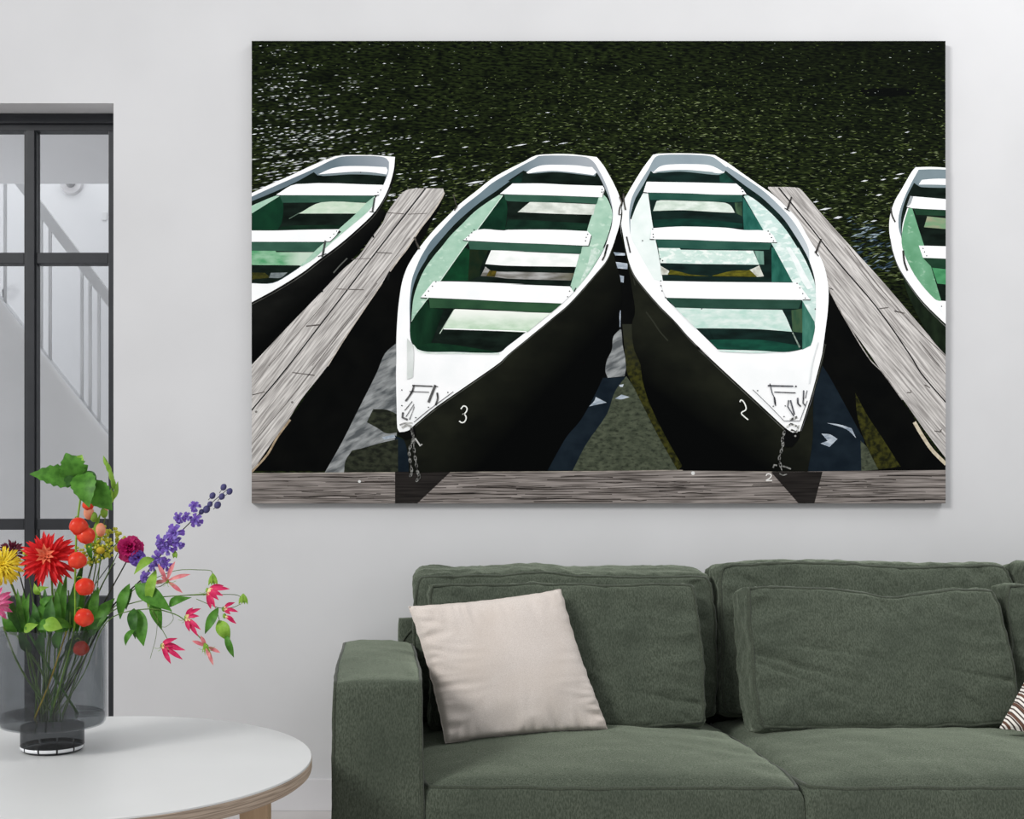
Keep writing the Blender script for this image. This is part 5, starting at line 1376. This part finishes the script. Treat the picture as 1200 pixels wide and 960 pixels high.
s.twig([(165, 685, -.02), (185, 688, -.02), (196, 682, -.03)], 0.0009)
glo_flower(s, (196, 681, -.03), [(185, 661, -.03, .006), (205, 658, -.035, .006), (223, 673, -.04, .006), (214, 695, -.04, .004), (180, 684, -.03, .004), (189, 676, -.045, .004)], P_gpk, 5.0)
s.twig([(170, 683, -.02), (205, 669, -.02), (235, 668, -.02), (247, 669, -.02), (249, 673, -.02)], 0.0009)
green_bud(s, 249.5, 679, -0.02, 4, 15)
for a, b, w, m, kw in [((181, 655, -.02), (157, 672, -.05), 11, G_lime, {}), ((183, 668, -.025), (173, 713, -.05), 12, G_lime, {}), ((158, 685, -.03), (201, 716, -.06), 21, G_leaf, dict(bend=.012, wide=.4)), ((152, 684, -.02), (140, 726, -.03), 13, G_leaf, {}), ((180, 700, -.02), (189, 738, -.04), 14, G_leaf, {}), ((155, 690, -.01), (147, 715, -.01), 10, G_dark, {})]:
    s.leaf(a, b, w, m, **kw)
s = Stem('flame_lily', 'flame lily stem with crimson reflexed flower farthest to the right', [next(fi), (95, 785, -0.03), (122, 724, -0.03), (170, 703, -0.035), (215, 698, -0.04), (245, 696, -0.04)], 0.0013)
glo_flower(s, (243, 692, -.04), [(269, 690, -.05, .010), (261, 698, -.06, .008), (256, 703, -.06, .008), (247, 714, -.05, .006), (262, 686, -.04, .010), (252, 712, -.07, .006)], P_glo, 5.6)
s.twig([(215, 698, -.04), (250, 697, -.03), (275, 697, -.03), (283, 700, -.03)], 0.0009)
green_bud(s, 285, 702, -0.03, 4, 13)
s.twig([(230, 702, -.04), (255, 712, -.04), (272, 712, -.04), (282, 708, -.04)], 0.0009)
glo_flower(s, (262, 714, -.04), [(279, 717, -.05, .008), (275, 706, -.04, .012), (270, 720, -.05, .004)], P_glo, 4.4, False)
s.leaf((256, 712, -.04), (240, 743, -.06), 11, G_leaf, bend=.006); s.leaf((198, 711, -.035), (223, 700, -.05), 10, G_leaf)
s.leaf((256, 727, -.04), (269, 752, -.05), 16, G_lime); s.leaf((264, 742, -.05), (274, 771, -.05), 8, G_leaf); s.twig([(250, 706, -.04), (254, 716, -.04), (258, 730, -.04)], .0008)
glo_flower(s, (263, 722, -.045), [(277, 731, -.05, .004), (274, 726, -.05, .003)], P_glo, 4, False)
s = Stem('flame_lily', 'flame lily stem with crimson flowers hanging in the middle of the spray', [next(fi), (98, 790, -0.035), (125, 729, -0.04), (170, 714, -0.05), (205, 720, -0.055), (222, 733, -0.06), (238, 752, -.06), (244, 757, -.06)], 0.0013)
glo_flower(s, (218, 724, -.06), [(235, 713, -.06, .012), (233, 722, -.07, .008), (235, 738, -.08, .006), (222, 740, -.08, .006), (232, 746, -.08, .004), (226, 712, -.06, .008)], P_glo, 5.0)
glo_flower(s, (242, 758, -.06), [(225, 751, -.07, .004), (235, 745, -.06, .004), (258, 765, -.07, .004), (250, 780, -.07, .004), (246, 772, -.08, .003)], P_gpk, 4.5)
for x, y in [(237, 764), (240, 767), (247, 766)]:
    s.leaf((242, 757, -.06), (x, y, -.075), 3, G_lime)
s.twig([(178, 715, -.05), (190, 738, -.05), (197, 752, -.06), (192, 757, -.06)], .0009)
glo_flower(s, (190, 757, -.06), [(207, 748, -.07, .014), (209, 757, -.07, .012), (217, 762, -.08, .006), (214, 773, -.08, .006), (200, 778, -.08, .006), (197, 768, -.08, .004)], P_glo, 5.6)
s.leaf((162, 714, -.05), (168, 757, -.09), 19, G_leaf, bend=.01, wide=.45); s.leaf((157, 713, -.05), (158, 748, -.09), 12, G_dark); s.leaf((160, 735, -.08), (146, 757, -.08), 7, G_leaf)
for pts in ([(178, 712, -.05), (190, 735, -.05), (203, 726, -.05), (198, 712, -.05)], [(185, 716, -.05), (183, 745, -.06), (176, 772, -.06)]):
    s.twig(pts, .0006, G_stem, 'tendril')
# 11 loose green sprigs around the vase mouth
def sprig(label, pts, leaves, mat=G_stem, r=0.002):
    s = Stem('leaf_sprig', label, pts, r, mat, 'leaves')
    for a, b, w, m in leaves: s.leaf(a, b, w, m, bend=R.uniform(.004, .014))
sprig('broad bright green leaf curling over the front rim of the vase', [(56, 845, -.03), (54, 780, -.08), (58, 738, -.11)], [((50, 730, -.115), (73, 736, -.115), 17, G_lime), ((62, 728, -.11), (45, 738, -.12), 13, G_leaf), ((58, 745, -.10), (60, 700, -.09), 14, G_dark)])
sprig('long green leaves rising right of the red dahlia', [next(fi), (74, 780, -.04), (82, 730, -.04), (80, 692, -.03)], [((72, 745, -.04), (78, 670, -.03), 9, G_leaf), ((82, 745, -.035), (98, 655, -.01), 11, G_dark), ((70, 745, -.05), (66, 690, -.04), 10, G_leaf), ((90, 740, -.02), (100, 680, .0), 10, G_leaf)])
sprig('green leaves left of the dahlia above the vase rim', [next(fi), (36, 790, -.02), (28, 735, -.02), (24, 700, -.02)], [((27, 745, -.02), (34, 695, -.03), 10, G_leaf), ((24, 742, -.03), (12, 700, -.03), 10, G_dark), ((30, 742, -.03), (20, 690, -.02), 8, G_leaf), ((34, 740, -.05), (50, 706, -.06), 9, G_dark), ((28, 740, -.06), (44, 732, -.09), 11, G_lime)])
sprig('two broad green leaves spreading right over the vase rim', [next(fi), (90, 790, 0), (104, 740, -.01), (118, 712, -.01)], [((103, 742, -.03), (134, 701, -.01), 18, G_leaf), ((98, 748, -.02), (128, 722, -.03), 15, G_dark), ((108, 730, -.02), (115, 688, -.01), 12, G_leaf), ((104, 722, -.02), (117, 690, .01), 9, G_lime)])
sprig('small leafy shoot under the red dahlia', [next(fi), (52, 780, -.06), (50, 720, -.07), (46, 690, -.07)], [((46, 697, -.07), (40, 684, -.08), 7, G_lime), ((47, 694, -.07), (56, 688, -.08), 7, G_lime), ((49, 712, -.07), (62, 698, -.08), 9, G_leaf), ((50, 728, -.08), (58, 704, -.08), 14, G_leaf), ((46, 730, -.08), (40, 708, -.08), 8, G_dark)])
sprig('leafy filler stems crowding the middle of the vase mouth', [next(fi), (64, 785, .0), (66, 735, .0), (64, 690, .01)], [((60, 748, -.01), (52, 688, .0), 11, G_dark), ((66, 748, .0), (72, 672, .02), 10, G_leaf), ((70, 748, -.02), (84, 700, -.02), 12, G_dark), ((54, 748, -.02), (38, 705, -.01), 11, G_leaf), ((76, 748, .02), (94, 668, .03), 10, G_leaf), ((64, 760, -.05), (74, 735, -.08), 13, G_leaf), ((48, 765, -.05), (50, 740, -.08), 12, G_dark), ((80, 770, -.03), (92, 742, -.06), 12, G_dark)])
sprig('leafy filler stems at the right back of the vase mouth', [next(fi), (84, 785, .03), (98, 738, .05), (108, 700, .06)], [((96, 745, .04), (112, 690, .06), 11, G_dark), ((90, 745, .05), (96, 690, .06), 10, G_leaf), ((104, 740, .03), (124, 706, .03), 12, G_dark), ((88, 765, .0), (106, 738, -.02), 13, G_dark)])
sprig('leafy filler stems at the left back of the vase mouth', [next(fi), (40, 785, .03), (24, 738, .04), (14, 705, .05)], [((26, 745, .04), (8, 705, .05), 11, G_dark), ((32, 745, .05), (28, 690, .06), 10, G_leaf), ((20, 745, .03), (2, 722, .02), 12, G_leaf), ((36, 765, .0), (22, 738, -.04), 12, G_dark)])
for k, pts in enumerate(([next(fi), (80, 780, .02), (118, 690, .03), (135, 660, .03)], [next(fi), (70, 780, .03), (105, 672, .05), (112, 640, .05)], [next(fi), (76, 775, .04), (100, 705, .04), (128, 662, .04)])):
    Stem('bare_stem', ('thin dark stem slanting up to the right behind the tansy', 'thin dark stem rising behind the orange lanterns', 'thin dark stem between lanterns and carnation')[k], pts, 0.0012, G_dstem, 'stem')
for k, (a, b, c) in enumerate((((92, 838, .02), (62, 790, -.03), (30, 735, -.07)), ((40, 843, -.05), (58, 800, -.06), (78, 740, -.06)), ((50, 846, .0), (60, 790, .02), (96, 742, .04)), ((66, 846, 0), (50, 790, .01), (20, 745, .02)), ((58, 846, -.02), (66, 800, -.02), (70, 742, -.03)), ((54, 846, .02), (52, 800, .03), (48, 742, .03)), ((62, 846, .01), (74, 800, .02), (88, 742, .02)))):
    Stem('cut_stem', ('cut green stem lying diagonally across the vase', 'pale cut stem leaning against the front of the vase', 'cut stem rising to the right at the back of the vase', 'cut stem rising to the left at the back of the vase', 'thick green stem in the middle of the vase', 'upright green stem behind the middle of the vase', 'green stem rising below the lowest lantern')[k], [a, b, c], 0.0032 if k != 1 else 0.002, (G_leaf, Y_but, G_dark, G_stem, G_leaf, G_dark, G_leaf)[k], 'stem')
